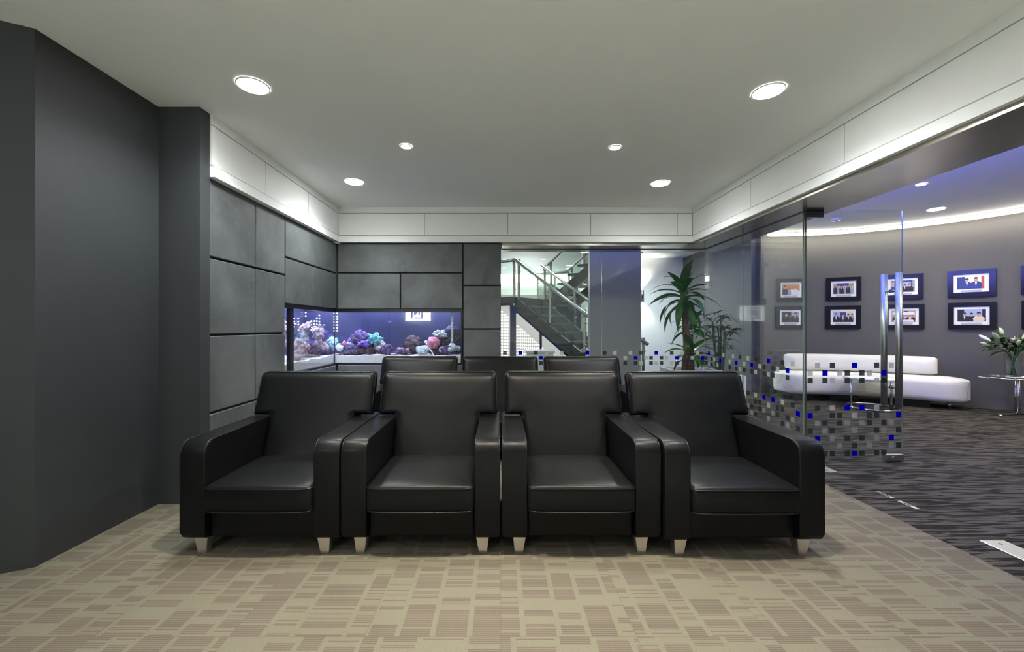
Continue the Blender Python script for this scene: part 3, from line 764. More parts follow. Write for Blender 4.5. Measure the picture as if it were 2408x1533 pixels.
fish('small yellow fish low in the tank corner', P(803, 837, gy+.05), .06, 'fish_yellow', .2)
fish('tiny lilac fish swimming in open water', P(917, 757, gy+.15), .04, 'fish_lilac', 2.9)

# ------------------------------------------------------------------ glass wall, door
ROWS_Z = [.815, .751, .688, .459, .395, .332, .268, .204, .141, .077]
PAT = ['.L.D..B..D.L.', 'L.B.LD.DL.B..', 'D.DL.DLD.LD..', '.D.L.B.B.L.D.', 'B..DD.L.DD..B', '.fD.Df.fD.Df.', 'D.fD..f..Df.D', '.B.f.D.D.f.B.', '....f.D.f..fD', '..DD.DBD.DD..']
sqs = {}
for key, mname in (('B','film_blue'),('D','film_dark'),('L','film_light'),('f','film_faint')):
    bm = bmesh.new(); box(bm, -.0225, .0225, -.0004, .0004, -.0225, .0225)
    me = bpy.data.meshes.new('film_square'); bm.to_mesh(me); bm.free(); me.materials.append(M(mname)); sqs[key] = me
def films(parent, width, start=0, off=.0075, x0=.022, x1=None):
    n = int((width - .03) / .0643)
    for r, row in enumerate(PAT):
        for c in range(n + 1):
            k = row[(c + start) % 13]
            if k == '.': continue
            o = bpy.data.objects.new('film_square', sqs[k]); C.objects.link(o); o.parent = parent
            o.location = (x0 + .012 + c*.0643, -off, ROWS_Z[r])
def pane(name, label, p0, p1, cat, start=0, kind=None, group=None, z0=.012, z1=ZB-.036, gap=.002):
    d = Vector(p1) - Vector(p0); L = d.length; ang = math.atan2(d.y, d.x)
    t = thing(name, label, cat, (p0[0], p0[1], 0), ang, group, kind)
    bm = bmesh.new(); box(bm, gap, L-gap, -.006, .006, z0, z1); obj('glass_sheet', bm, 'glass_clear', t)
    bxo('edge_seal', 'edge_seal', t, L-gap-.0005, L+gap*.5, -.006, .006, z0, z1)
    films(t, L, start); return t
def shoe(t, L):
    bxo('floor_channel', 'dark_metal', t, .004, L-.004, -.012, .012, .0, .0118)
t = pane('window_1', 'clear glass panel with squares between the concrete wall and the pillar', (.02, YG), (1.262, YG), 'glass panel', 3, kind='structure'); shoe(t, 1.24)
t = pane('window_2', 'clear glass panel with squares in front of the potted dracaena', (1.262, YG), (XG-.004, YG), 'glass panel', 9, kind='structure'); shoe(t, 1.28)
t = pane('window_3', 'narrow side glass panel with squares meeting the glazed corner', (XG, YG-.012), (XG, 4.295), 'glass panel', 5, kind='structure'); shoe(t, .78)
t = pane('window_4', 'side glass panel with squares beside the door hinge', (XG, 4.295), (XG, 3.435), 'glass panel', 0, kind='structure'); shoe(t, .85)
# door leaf
dr = thing('glass_door', 'open frameless glass door with tall steel pull handles and coloured squares', 'door', (XG+.005, 3.42, 0), math.atan2(.035, .845))
bm = bmesh.new(); box(bm, .004, .845, -.006, .006, .064, 2.118); obj('glass_sheet', bm, 'glass_clear', dr)
bxo('edge_seal', 'glass_edge_dark', dr, .0, .0038, -.006, .006, .064, 2.054)
bxo('edge_seal', 'edge_seal', dr, .8452, .8462, -.006, .006, .064, 2.118)
films(dr, .845, 0)
bbx('top_hinge', 'dark_metal', dr, .003, .0, .15, -.016, .016, 2.055, 2.104)
bbx('bottom_hinge', 'steel', dr, .003, .0, .16, -.016, .016, .008, .062)
bbx('bottom_lock', 'steel_polished', dr, .006, .685, .845, -.018, .018, .008, .063)
bm = bmesh.new(); tube(bm, [(.75, -.024, .036), (.75, -.018, .036)], .012, 14); obj('lock_cylinder', bm, 'chrome', dr)
for s in (-1, 1):
    bm = bmesh.new(); tube(bm, [(.748, s*.062, .464), (.748, s*.062, 1.59)], .0215, 18); ho = obj('pull_bar', bm, 'steel_polished', dr)
    for z in (.63, 1.44):
        bm = bmesh.new(); tube(bm, [(.748, s*.0065, z), (.748, s*.045, z)], .009, 10); tube(bm, [(.748, s*.0065, z), (.748, s*.012, z)], .015, 12); obj('standoff', bm, 'steel_polished', ho)
# floor plates
def plate(name, label, x0, x1, y0, y1, slot=False):
    t = thing(name, label, 'floor plate', ((x0+x1)/2, (y0+y1)/2, 0), 0, 'steel plates in the lounge carpet')
    w, l = (x1-x0)/2, (y1-y0)/2
    if slot:
        bm = bmesh.new(); box(bm, -w, w, -l, -l*.45, 0, .004); box(bm, -w, w, l*.45, l, 0, .004); box(bm, -w, -w*.5, -l*.45, l*.45, 0, .004); box(bm, w*.5, w, -l*.45, l*.45, 0, .004)
        obj('rim', bm, 'steel_polished', t); bxo('slot', 'black_plastic', t, -w*.5, w*.5, -l*.45, l*.45, 0, .0015)
    else:
        bm = bmesh.new(); box(bm, -w, w, -l, l, 0, .005); bevel(bm, .0015, 1); obj('cover', bm, 'steel_polished', t)
        for y in (-l*.8, l*.8):
            bm = bmesh.new(); lathe(bm, [(.008, .005), (.008, .0062), (0, .0062)], 12, at=(0, y, 0)); obj('screw', bm, 'steel', t)
plate('floor_spring_plate', 'steel floor spring plate under the glass door hinge', 2.50, 2.64, 3.19, 3.40)
plate('floor_spring_plate', 'long steel floor spring plate on the open side of the doorway', 2.545, 2.675, 1.78, 2.17)
plate('lock_keep', 'slotted steel lock keep in the carpet, nearer the glass door', 2.585, 2.615, 2.70, 2.82, True)
plate('lock_keep', 'slotted steel lock keep in the carpet, nearer the long floor plate', 2.585, 2.615, 2.545, 2.665, True)

# ------------------------------------------------------------------ lounge furniture
# curved sofa
def arc_body(bm, r0, r1, t0, t1, z0, z1, rad, n=40, lean=0):
    # rounded cross-section swept along an arc with rounded ends
    prof = []
    w, h = (r1-r0)/2, (z1-z0)/2; cr, cz = (r0+r1)/2, (z0+z1)/2
    for sx, sz, a0 in ((1,1,0),(-1,1,90),(-1,-1,180),(1,-1,270)):
        for i in range(6):
            a = math.radians(a0+90*i/5); prof.append((sx*(w-rad)+rad*math.cos(a), sz*(h-rad)+rad*math.sin(a)))
    rings = []
    ends = [(0, .0), (.12, .35), (.3, .62), (.55, .84), (.8, .96), (1, 1)]
    cap = w*.9; da = math.degrees(cap/cr); sgn = 1 if t1 > t0 else -1
    st = [(t0 + sgn*da*e, k) for e, k in ends] + [(t0+sgn*da + (t1-t0-2*sgn*da)*i/n, 1) for i in range(1, n)] + [(t1 - sgn*da*e, k) for e, k in ends[::-1]]
    for t, k in st:
        c, s = math.cos(math.radians(t)), math.sin(math.radians(t))
        kk = max(k, .02); kz = .80 + .20*kk if k > 0 else .78
        rings.append([bm.verts.new((LC.x + (cr + u*kk + lean*(v+h))*c, LC.y + (cr + u*kk + lean*(v+h))*s, cz + v*kz)) for u, v in prof])
    m = len(prof)
    for a, b in zip(rings, rings[1:]):
        for k in range(m): bm.faces.new((a[k], a[(k+1) % m], b[(k+1) % m], b[k])).smooth = True
    bm.faces.new(rings[0]); bm.faces.new(rings[-1][::-1])
so = thing('curved_sofa', 'long curved white upholstered sofa with low rounded backrest against lounge wall', 'sofa', (LC.x, LC.y, 0))
def lo(o): o.location = (-LC.x, -LC.y, 0); return o
bm = bmesh.new(); arc_body(bm, 1.92, 2.52, 95, 35, .10, .425, .085); lo(obj('seat', bm, 'white_soft', so))
bm = bmesh.new(); arc_body(bm, 2.30, 2.53, 88, 43, .432, .695, .10, lean=.15); lo(obj('backrest', bm, 'white_soft', so))
for a0, a1 in ((91,82),(76,66),(55,45)):
    bm = bmesh.new(); ring(bm, 2.08, 2.42, a0, a1, 0, .10, 8); lo(obj('plinth', bm, 'black_plastic', so))
p = LC + Vector((math.cos(math.radians(40)), math.sin(math.radians(40))))*2.15
bm = bmesh.new(); tube(bm, [(p.x, p.y, 0), (p.x, p.y, .102)], .02, 12); lo(obj('foot', bm, 'chrome', so))
# side tables
t = thing('side_table', 'round white topped side table with chrome legs in front of the sofa', 'side table', (5.20, 5.72, 0))
bm = bmesh.new(); lathe(bm, [(0,.40),(.295,.40),(.31,.41),(.31,.435),(.295,.44),(0,.44)], 40); obj('table_top', bm, 'white_gloss', t)
bm = bmesh.new(); tube(bm, [(.29*math.cos(math.radians(a)), .29*math.sin(math.radians(a)), .014) for a in range(0, 360, 10)], .014, 10, closed=True); obj('base_ring', bm, 'chrome', t)
for x in (-.288, .275):
    bm = bmesh.new(); tube(bm, [(x, 0, .014), (x, 0, .40)], .014, 12); obj('leg', bm, 'chrome', t)
t = thing('side_table', 'round glass side table with chrome column carrying the lily vase', 'side table', (6.60, 5.29, 0))
bm = bmesh.new(); lathe(bm, [(0,.472),(.262,.472),(.267,.478),(.262,.484),(0,.484)], 40); obj('glass_top', bm, 'glass_vase', t)
bm = bmesh.new(); tube(bm, [(.27*math.cos(math.radians(a)), .27*math.sin(math.radians(a)), .478) for a in range(0, 360, 8)], .012, 8, closed=True); obj('top_rim', bm, 'chrome', t)
for y in (-.028, .028):
    bm = bmesh.new(); tube(bm, [(.10+y*.8, y, .014), (.10+y*.8, y, .47)], .019, 12); obj('column', bm, 'chrome', t)
bm = bmesh.new(); tube(bm, [(-.30, -.17, .016), (-.28, -.12, .016)] + [(-.24+.07*i, -.08+.016*i, .016) for i in range(9)], .016, 10); obj('base', bm, 'chrome', t)
# vase with lilies
VX, VY = 6.64, 5.29
va = thing('glass_vase', 'clear glass vase standing on the glass side table', 'vase', (VX, VY, .4852))
bm = bmesh.new(); lathe(bm, [(0,0),(.062,0),(.066,.006),(.064,.02),(.07,.15),(.082,.30),(.0805,.30),(.0675,.15),(.061,.022),(0,.018)], 32); obj('body', bm, 'glass_vase', va)
ly = thing('lily_bouquet', 'bunch of white lilies and green buds in the glass vase', 'flowers', (VX, VY, .51))
def leafmesh(L, w, curl, n=8, fold=.25, tip=1.0):
    bm = bmesh.new(); rows = []
    for i in range(n+1):
        u = i/n; a = curl*u; ww = w*math.sin(PI*min(1, .06+u*.94)**tip)*1.0 if i < n else .0005
        if abs(curl) > 1e-3: x, z = L/curl*math.sin(a), L/curl*(math.cos(a)-1)
        else: x, z = L*u, 0
        rows.append([bm.verts.new((x, -ww, z+fold*ww)), bm.verts.new((x, 0, z)), bm.verts.new((x, ww, z+fold*ww))])
    for a, b in zip(rows, rows[1:]):
        for k in (0, 1): bm.faces.new((a[k], a[k+1], b[k+1], b[k])).smooth = True
    ext = bmesh.ops.solidify(bm, geom=list(bm.faces), thickness=.0008)
    return bm
def leafobj(name, m, parent, base, az, el, L, w, curl, n=8, fold=.25, roll=0, tip=1.0):
    o = obj(name, leafmesh(L, w, curl, n, fold, tip), m, parent, smooth=True)
    o.matrix_local = Matrix.Translation(base) @ Matrix.Rotation(az, 4, 'Z') @ Matrix.Rotation(-el, 4, 'Y') @ Matrix.Rotation(roll, 4, 'X')
    return o
rnd = random.Random(4)
stems = []
for k in range(9):
    a = 2*PI*k/9 + rnd.uniform(-.2,.2); sp = rnd.uniform(.10,.19); hh = rnd.uniform(.40,.56)
    if math.cos(a) < -.3: sp *= 1.2; hh *= .88
    pts = [(-.03*math.cos(a), -.03*math.sin(a), 0), (.01*math.cos(a), .01*math.sin(a), .18), (.05*math.cos(a), .05*math.sin(a), .29), (sp*.6*math.cos(a), sp*.6*math.sin(a), .29+(hh-.29)*.6), (sp*math.cos(a), sp*math.sin(a), hh)]
    bm = bmesh.new(); tube(bm, pts, [.006,.006,.005,.0045,.004], 7); obj('stem', bm, 'leaf_lily', ly)
    stems.append((a, [Vector(p) for p in pts]))
    for j in range(9):
        u = rnd.uniform(.0, 1); b = Vector(pts[2]).lerp(Vector(pts[4]), u)
        leafobj('leaf', 'leaf_lily', ly, b, a + rnd.uniform(-1.3,1.3), rnd.uniform(-.1,.9), rnd.uniform(.12,.2), rnd.uniform(.018,.028), rnd.uniform(.3,1.1))
for k, (a, pts) in enumerate(stems):
    e = pts[-1]; d = (pts[-1]-pts[-2]).normalized()
    if k in (1, 7):
        for q in range(6):
            o = leafobj('petal', 'lily_petal', ly, e, a + 2*PI*q/6, .75, .14, .024, 1.3)
        bm = bmesh.new(); tube(bm, [e, e + Vector((0,0,.06))], [.004,.003], 6); obj('pistil', bm, 'lily_bud', ly)
    else:
        L = .14 if k % 2 else .11
        bm = bmesh.new(); tube(bm, [e, e+d*L*.2, e+d*L*.55, e+d*L*.85, e+d*L], [.006,.017,.022,.015,.004], 10); obj('bud', bm, 'lily_petal' if k in (3,) else 'lily_bud', ly)
# wall socket
c = LC + Vector((math.cos(math.radians(19.5)), math.sin(math.radians(19.5))))*(LR-.012)
ws = thing('wall_socket', 'white double power socket low on the lounge wall', 'socket', (c.x, c.y, .33), math.radians(19.5-90))
bbx('face_plate', 'socket_white', ws, .003, -.075, .075, -.006, .008, -.045, .045)
for x in (-.035, .035): bxo('socket_slot', 'caption_grey', ws, x-.012, x+.012, -.0075, -.0062, -.014, .014)

# framed photographs
mat('ph_skin', (.52, .32, .22), .6); mat('ph_suit', (.012, .014, .03), .6); mat('ph_white', (.75, .75, .74), .6)
mat('ph_navy', (.03, .05, .25), .6); mat('ph_orange', (.55, .22, .06), .6); mat('ph_tan', (.42, .34, .26), .6)
mat('ph_grey', (.30, .32, .35), .6); mat('ph_cream', (.72, .60, .42), .6); mat('ph_red', (.45, .10, .05), .6); mat('ph_sky', (.35, .42, .62), .6)
PH = ['ph_skin','ph_suit','ph_white','ph_navy','ph_orange','ph_tan','ph_grey','ph_cream','ph_red','ph_sky']
def photo(px, z, label, bg, figs, extra=()):
    # direction through px hits the curved wall
    k = (px - CX)/F; A = 1+k*k; B = LC.x*k+LC.y; Cc = LC.length_squared - LR**2
    Y = (B + math.sqrt(B*B - A*Cc))/A; x = k*Y
    ang = math.atan2(Y-LC.y, x-LC.x)
    p = LC + Vector((math.cos(ang), math.sin(ang)))*(LR-.036)
    t = thing('framed_photograph', label, 'picture', (p.x, p.y, z), ang-PI/2, 'framed photographs on the lounge wall')
    w, h, iw, ih = .230, .192, .168, .130
    bm = bmesh.new()
    box(bm, -w, w, 0, .028, ih, h); box(bm, -w, w, 0, .028, -h, -ih); box(bm, -w, -iw, 0, .028, -ih, ih); box(bm, iw, w, 0, .028, -ih, ih)
    obj('frame', bm, 'frame_black', t)
    bm = bmesh.new(); box(bm, -iw, iw, .010, .014, -ih, ih); obj('mat_board', bm, 'mat_board', t)
    pw, z0, z1 = .135, -.083, .095
    bm = bmesh.new(); box(bm, -pw, pw, .008, .010, z0, z1, PH.index(bg))
    L = [0]
    def quad(pts, m):
        L[0] += 1; y = .008 - .00012*L[0]
        f = bm.faces.new([bm.verts.new((max(-pw, min(pw, a*.772)), y, max(z0, min(z1, b*.97-.001)))) for a, b in pts]); f.material_index = PH.index(m)
    for (x0, x1, a, b, m) in extra: quad([(x0,a),(x1,a),(x1,b),(x0,b)], m)
    for (fx, top, s, suit, shirt) in figs:
        quad([(fx-.036*s, z0), (fx+.036*s, z0), (fx+.04*s, top-.05*s), (fx+.02*s, top-.034*s), (fx-.02*s, top-.034*s), (fx-.04*s, top-.05*s)], suit)
        if shirt: quad([(fx-.008*s, top-.034*s), (fx, top-.075*s), (fx+.008*s, top-.034*s)], shirt)
        quad([(fx+.014*s*math.cos(q*PI/5), top-.02*s+.019*s*math.sin(q*PI/5)) for q in range(10)], 'ph_skin')
        quad([(fx+.015*s*math.cos(q*PI/5), top-.012*s+.014*s*math.sin(q*PI/5)) for q in range(6)], 'ph_suit')
    me = obj('photo_print', bm, PH, t)
    bm = bmesh.new(); box(bm, -.10, .10, .0085, .010, -.126, -.098); obj('caption_plate', bm, 'caption_grey', t)
ZU, ZD = 1.765, 1.297
photo(1858, ZU, 'framed photograph with an orange backdrop and people in white shirts', 'ph_orange', [(.02,.04,1,'ph_white',None),(.09,.05,1.1,'ph_white','ph_sky'),(-.04,.03,1,'ph_grey',None),(.145,.02,.9,'ph_white',None),(-.13,.075,1.6,'ph_suit',None)], [(-.175,.0,-.085,-.02,'ph_suit')])
photo(1856, ZD, 'framed photograph of dark suited people bending together', 'ph_suit', [(-.08,.075,1.7,'ph_suit',None),(.0,.04,1,'ph_suit',None),(.10,.085,1.8,'ph_suit','ph_white')], [(.02,.12,.03,.10,'ph_sky'),(.13,.175,.0,.1,'ph_grey')])
photo(1982, ZU, 'framed photograph of a long standing group on a stage', 'ph_tan', [(-.15+.0375*i, .055+.006*(i%3), .9, ['ph_suit','ph_suit','ph_grey'][i%3], 'ph_white') for i in range(9)], [(-.11,.09,.05,.1,'ph_navy'),(.02,.08,-.085,-.02,'ph_white')])
photo(1981, ZD, 'framed photograph of four suited men side by side', 'ph_cream', [(-.12,.07,1.6,'ph_suit','ph_white'),(.0,.06,1.6,'ph_suit','ph_white'),(.09,.06,1.5,'ph_suit','ph_white'),(.155,.06,1.4,'ph_suit','ph_white')], [(-.175,-.05,-.085,.1,'ph_sky'),(-.05,.05,.0,.085,'ph_navy')])
photo(2122, ZU, 'framed photograph of suited men before a bright blue screen', 'ph_navy', [(-.05,.04,1.2,'ph_suit','ph_white'),(.03,.045,1.2,'ph_suit','ph_white'),(.10,.05,1.4,'ph_suit',None)], [(-.02,.12,.0,.07,'ph_sky'),(.14,.175,-.085,.1,'ph_grey'),(-.175,-.12,.0,.08,'ph_tan')])
photo(2124, ZD, 'framed photograph of a seated group under a small sign', 'ph_tan', [(-.13+.033*i, .02, .8, ['ph_suit','ph_white'][i%2], None) for i in range(9)] + [(-.11+.045*i, -.02, .9, 'ph_white', None) for i in range(6)], [(.01,.06,.075,.092,'ph_navy'),(-.16,.16,.03,.072,'ph_white')])
photo(2284, ZU, 'framed photograph of two standing men in navy suits', 'ph_white', [(-.05,.075,1.6,'ph_navy','ph_white'),(.06,.085,1.8,'ph_navy','ph_white')], [(-.175,-.07,-.085,.1,'ph_navy'),(.125,.16,-.085,.1,'ph_red')])
photo(2285, ZD, 'framed photograph of three people shaking hands, one in cream', 'ph_sky', [(-.085,.05,1.5,'ph_suit','ph_white'),(.0,.045,1.5,'ph_suit',None),(.09,.055,1.8,'ph_cream',None)], [(-.175,-.09,-.085,.095,'ph_suit'),(.13,.175,-.085,.095,'ph_suit')])
photo(2468, ZU, 'framed photograph above the lily vase, navy print', 'ph_navy', [(-.05,.05,1.5,'ph_suit','ph_white'),(.06,.06,1.5,'ph_suit','ph_white')])
photo(2470, ZD, 'framed photograph just behind the lilies, grey print', 'ph_grey', [(-.05,.05,1.5,'ph_suit','ph_white'),(.06,.06,1.5,'ph_suit','ph_white')])

# ------------------------------------------------------------------ plants
def planter(label, x0, x1, y0, y1, h, m='white_gloss'):
    t = thing('planter_box', label, 'planter', ((x0+x1)/2, (y0+y1)/2, 0), 0, 'planters behind the glazing')
    w, l, k = (x1-x0)/2, (y1-y0)/2, .03
    bm = bmesh.new(); box(bm, -w, w, -l, -l+k, 0, h); box(bm, -w, w, l-k, l, 0, h); box(bm, -w, -w+k, -l+k, l-k, 0, h); box(bm, w-k, w, -l+k, l-k, 0, h)
    obj('box', bm, m, t); bxo('soil', 'soil', t, -w+k, w-k, -l+k, l-k, .02, h-.05)
    return t
planter('low white square planter box holding the dracaena', 2.30, 2.92, 5.36, 5.90, .56)
DX, DY = 2.56, 5.60
dc = thing('dracaena_plant', 'tall dracaena with three tufts of arching green leaves behind the glass', 'plant', (DX, DY, .515))
def cane(parent, pts, r, m='trunk', name='cane'):
    bm = bmesh.new(); tube(bm, pts, r, 10)
    for v in bm.verts: v.co += Vector((noise.noise(v.co*60), noise.noise(v.co*60+Vector((5,0,0))), 0))*.004
    obj(name, bm, m, parent)
cane(dc, [(.0,0,0),(.0,0,.3),(-.015,0,.55),(-.035,0,.88),(-.04,0,.93)], [.05,.046,.042,.040,.036])
cane(dc, [(.07,.03,0),(.065,.03,.2),(.05,.03,.42),(.06,.02,.52)], [.045,.042,.038,.03])
cane(dc, [(-.05,-.02,0),(-.045,-.02,.18),(-.02,-.02,.28)], [.036,.034,.03])
def tuft(parent, c, n, L, w, seed, m='leaf_green', el=(.1,1.35), curl=(.7,1.9), zr=.12):
    rnd = random.Random(seed)
    for k in range(n):
        u = k/(n-1)
        az = k*2.399 + rnd.uniform(-.3,.3); e = el[0] + (el[1]-el[0])*u + rnd.uniform(-.15,.15)
        leafobj('leaf', m, parent, Vector(c)+Vector((0,0,zr*(u-.5))), az, e, L*rnd.uniform(.75,1.1), w*rnd.uniform(.8,1.15), rnd.uniform(*curl)*(1.15-.5*u), 9, .35, rnd.uniform(-.35,.35), .8)
tuft(dc, (-.05,0,1.03), 30, .56, .054, 11, el=(-.3,1.15), curl=(1.1,2.3), zr=.24)
tuft(dc, (.07,.0,.60), 13, .38, .050, 12, el=(.0,1.1), zr=.14)
tuft(dc, (.04,-.02,.24), 13, .42, .050, 13, el=(.0,1.0), zr=.14)
planter('low white square planter box holding the dark palm', 3.08, 3.60, 5.98, 6.44, .42)
PX, PY = 3.34, 6.2
pm = thing('lady_palm', 'dark slender palm with fan leaves behind the side glass', 'plant', (PX, PY, .375))
rnd = random.Random(9)
for k in range(8):
    a = 2*PI*k/8; hh = rnd.uniform(.35, .95); e = Vector((math.cos(a)*rnd.uniform(.05,.14), math.sin(a)*rnd.uniform(.05,.12), hh))
    cane(pm, [(e.x*.4, e.y*.4, 0), (e.x*.7, e.y*.7, hh*.5), tuple(e)], [.013,.012,.010], 'leaf_dark', 'cane')
    for j in range(3):
        az = rnd.uniform(0, 2*PI); b = e - Vector((0,0,rnd.uniform(0,.25)))
        tip = b + Vector((math.cos(az)*.1, math.sin(az)*.1, .08))
        bm = bmesh.new(); tube(bm, [b, tip], .004, 5); so_ = obj('leaf_stalk', bm, 'leaf_dark', pm)
        for q in range(6):
            leafobj('leaflet', 'leaf_dark', so_, tip, az + (q-2.5)*.42, .35 + rnd.uniform(-.2,.3), rnd.uniform(.17,.25), .016, rnd.uniform(.5,1.3), 5, .3, 0, .9)

# ------------------------------------------------------------------ staircase in the hall
A0 = Vector((.317, 8.0, 1.73)); D = Vector((.78, -.627, 0)).normalized(); N = Vector((.627, .78, 0)).normalized()
ang = math.atan2(D.y, D.x)
RIS, TRD, NT_ = .173, .24, 10
sc = thing('staircase', 'dark open riser staircase with glass balustrade descending from the landing', 'staircase', (A0.x, A0.y, 0), ang)
def stringer(parent, y0, y1, x0, z0, x1, z1, h):
    bm = bmesh.new(); prism(bm, [(x0,z0),(x1,z1),(x1,z1-h),(x0,z0-h)], lambda x,z:(x,y0,z), lambda x,z:(x,y1,z)); return obj('stringer', bm, 'stair_dark', parent)
m_ = RIS/TRD
for y in (.0, .94): stringer(sc, y, y+.06, 0, 1.70, 2.16, 1.70-2.16*m_, .24)
tm = None
for i in range(NT_-1):
    z = 1.73 - RIS*(i+1); x = TRD*i
    bm = bmesh.new(); box(bm, x-.02, x+.27, -.03, 1.03, z-.04, z); obj('tread', bm, 'stair_dark', sc)
    bm = bmesh.new(); box(bm, x-.022, x-.02+.01, -.03, 1.03, z+.0002, z+.003); obj('nosing', bm, 'steel', sc)
    bm = bmesh.new(); box(bm, x+.12, x+.20, .44, .56, z-.14, z-.04); obj('tread_bracket', bm, 'stair_dark', sc)
def rail(parent, y, x0, x1, z0, slope, posts, h=.78, seg=None):
    zf = lambda x: z0 - slope*x
    for x in posts:
        bm = bmesh.new(); box(bm, x-.022, x+.022, y-.012, y+.012, zf(x)-.16, zf(x)+h*.98); po = obj('baluster_post', bm, 'steel', parent)
        for dz in (.15, .52):
            bm = bmesh.new(); tube(bm, [(x, y-.014, zf(x)+dz), (x+.05, y-.014, zf(x)+dz)], .011, 8); obj('glass_clamp', bm, 'steel_polished', po)
    for a, b in zip(posts, posts[1:]):
        bm = bmesh.new(); prism(bm, [(a+.03, zf(a+.03)-.02), (b-.03, zf(b-.03)-.02), (b-.03, zf(b-.03)+h), (a+.03, zf(a+.03)+h)], lambda x,z:(x,y-.005,z), lambda x,z:(x,y+.005,z)); obj('glass_infill', bm, 'glass_rail', parent)
    bm = bmesh.new(); tube(bm, [(x0, y-.07, zf(x0)+.72), (x1, y-.07, zf(x1)+.72)], .032, 12); hr = obj('handrail', bm, 'steel_polished', parent)
    for x in posts:
        bm = bmesh.new(); tube(bm, [(x, y-.012, zf(x)+.64), (x, y-.06, zf(x)+.64), (x, y-.07, zf(x)+.70)], .007, 6); obj('rail_bracket', bm, 'steel_polished', hr)
rail(sc, .03, -.02, 2.2, 1.72, m_, [.03, .75, 1.45, 2.12])
rail(sc, .97, -.02, 2.25, 1.72, m_, [.03, .75, 1.45, 2.14])
# landing
ld_ = thing('stair_landing', 'dark landing slab with glass rail at the top of the lower stairs', 'landing', (A0.x, A0.y, 0), ang)
bm = bmesh.new(); box(bm, -1.0, -.025, -.05, 2.2, 1.60, 1.73); bevel(bm, .01, 1); obj('slab', bm, 'stair_dark', ld_)
rail(ld_, 0.0, -.98, -.05, 1.72, 0, [-.95, -.06])
rail(ld_, 2.18, -.98, .0, 1.72, 0, [-.95, -.45, -.06])
# upper flight
uf = thing('staircase', 'dark open riser upper stair flight rising behind the lower stairs', 'staircase', (A0.x + N.x*1.16, A0.y + N.y*1.16, 0), ang)
for y in (.0, .92): stringer(uf, y, y+.08, 0, 1.73, 1.9, 1.73+1.9*m_, .26)
for i in range(8):
    z = 1.73 + RIS*(i+1); x = TRD*i
    bm = bmesh.new(); box(bm, x+.0, x+.29, -.03, 1.03, z-.04, z); obj('tread', bm, 'stair_dark', uf)
    bm = bmesh.new(); box(bm, x+.10, x+.18, .44, .56, z-.16, z-.04); obj('tread_bracket', bm, 'stair_dark', uf)
rail(uf, .03, .0, 1.9, 1.76, -m_, [.05, .85, 1.8])
rail(uf, .97, .0, 1.9, 1.76, -m_, [.05, .85, 1.8])
# lit partitions below the lower stairs
def dotpanel():
    s = NT('dot_panel'); p = s.n('BsdfPrincipled'); s.l(p.outputs[0], s.out.inputs[0])
    p.inputs['Base Color'].default_value = (.62, .62, .60, 1); p.inputs['Roughness'].default_value = .5
    tc = s.n('TexCoord'); sx = s.n('SeparateXYZ'); s.l(tc.outputs['Object'], sx.inputs[0])
    fx = s.math('SUBTRACT', s.math('FRACT', s.math('MULTIPLY', sx.outputs[0], 22.0)), .5)
    fz = s.math('SUBTRACT', s.math('FRACT', s.math('MULTIPLY', sx.outputs[2], 17.0)), .5)
    d = s.math('SQRT', s.math('ADD', s.math('MULTIPLY', fx, fx), s.math('MULTIPLY', fz, fz)))
    inside = s.math('LESS_THAN', d, .32)
    # dots stay inside a sloping field like the panel's edge
    lim = s.math('LESS_THAN', s.math('MULTIPLY_ADD', sx.outputs[0], m_*1.02, sx.outputs[2]), 1.20)
    k = s.math('MULTIPLY', inside, lim)
    p.inputs['Emission Color'].default_value = (1, .97, .88, 1)
    s.l(s.math('MULTIPLY_ADD', k, 1.3, .12), p.inputs['Emission Strength'])
dotpanel()
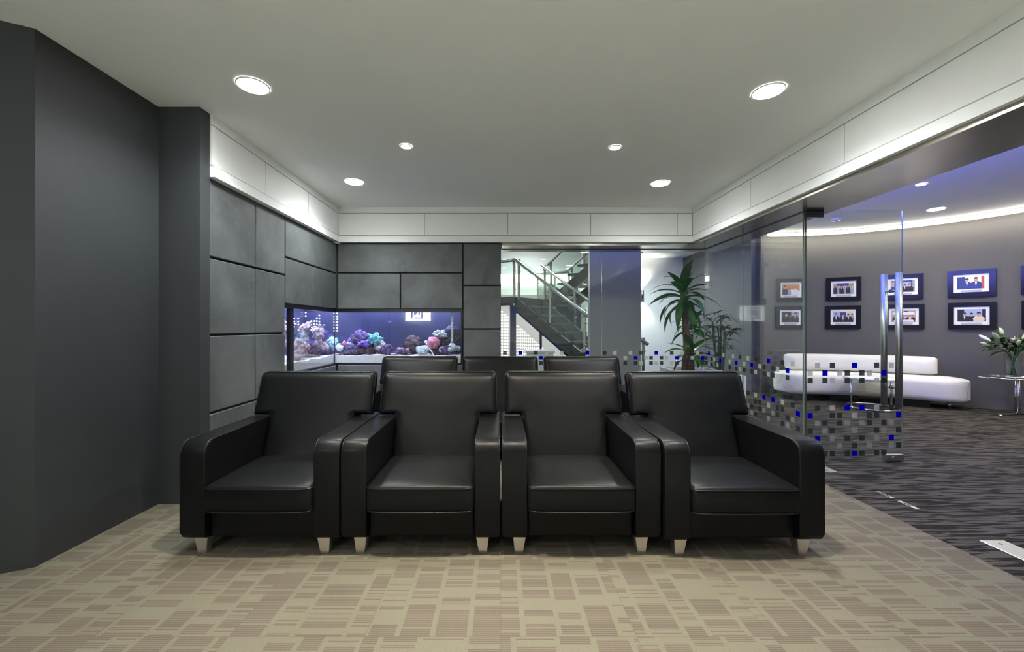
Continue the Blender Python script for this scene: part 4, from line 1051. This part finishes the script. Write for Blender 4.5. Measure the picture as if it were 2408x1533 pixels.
for a, b, tx in ((-.62, -.18, 'tall white lit partition under the stair landing'), (.0, .52, 'tall white perforated lit partition with sloping top under the stairs'), (.60, 1.16, 'lower white perforated lit partition with sloping top under the stairs'), (1.28, 1.6, 'small white triangular partition at the foot of the stairs')):
    t = thing('lit_partition', tx, 'partition', (A0.x, A0.y, 0), ang, 'lit partitions under the stairs')
    zf = lambda x: 1.56 if a < -.1 else 1.46 - m_*x - .06
    bm = bmesh.new(); prism(bm, [(a,0),(b,0),(b,max(.02, zf(b))),(a,zf(a))], lambda x,z:(x,-.02,z), lambda x,z:(x,.02,z)); obj('panel', bm, 'dot_panel', t)
    bxo('foot_rail', 'dark_metal', t, a, b, .021, .06, 0, .03)
# white counter and wall light
cn = thing('hall_counter', 'white box counter in front of the staircase', 'counter', (.60, 6.35, 0))
bbx('body', 'white_gloss', cn, .006, -.20, .20, -.18, .18, 0, .74); bbx('top', 'white_gloss', cn, .006, -.22, .22, -.20, .20, .741, .78)
wl_ = thing('wall_light', 'small up-down wall light on the white wall behind the pillar', 'wall light', (3.36, 9.74, 1.90))
bm = bmesh.new(); tube(bm, [(0,-.06,-.1),(0,-.06,.1)], .04, 16); obj('body', bm, 'steel', wl_)
bxo('bracket', 'steel', wl_, -.02, .02, -.03, .009, -.03, .03)
for s in (1, -1):
    o = lamp('bulb', 'SPOT', (0,-.06,s*.13), wl_, 22, (1, .95, .85), .03, 100, .8)
    o.rotation_euler = (PI if s > 0 else 0, 0, 0)
# illuminated sign on the wall facing the room (seen mirrored in the tank and the side glass)
sg = thing('illuminated_sign', 'bright backlit white sign with a blue square letter emblem', 'sign', (-2.375, YREAR+.045, 1.535))
bxo('light_panel', 'sign_light', sg, -.36, .36, -.01, .012, -.225, .225)
bxo('housing', 'dark_metal', sg, -.355, .355, -.045, -.0105, -.22, .22)
bm = bmesh.new()
def sq(x0, x1, z0, z1): box(bm, x0, x1, .0125, .016, z0, z1)
cx = -.03
sq(cx-.165, cx-.125, -.16, .18); sq(cx+.125, cx+.165, -.16, .18); sq(cx-.125, cx+.125, .145, .18); sq(cx-.125, cx+.125, -.16, -.145); sq(cx-.10, cx+.10, -.125, -.112)
obj('emblem_frame', bm, 'sign_blue', sg)
bm = bmesh.new()
sq(cx-.085, cx-.04, -.06, .11); sq(cx+.04, cx+.085, -.06, .11)
hexa(bm, [(cx-.04,.0125,-.06),(cx-.04,.016,-.06),(cx-.04,.016,.0),(cx-.04,.0125,.0),(cx+.04,.0125,.05),(cx+.04,.016,.05),(cx+.04,.016,.11),(cx+.04,.0125,.11)])
obj('emblem_letter', bm, 'sign_blue', sg)
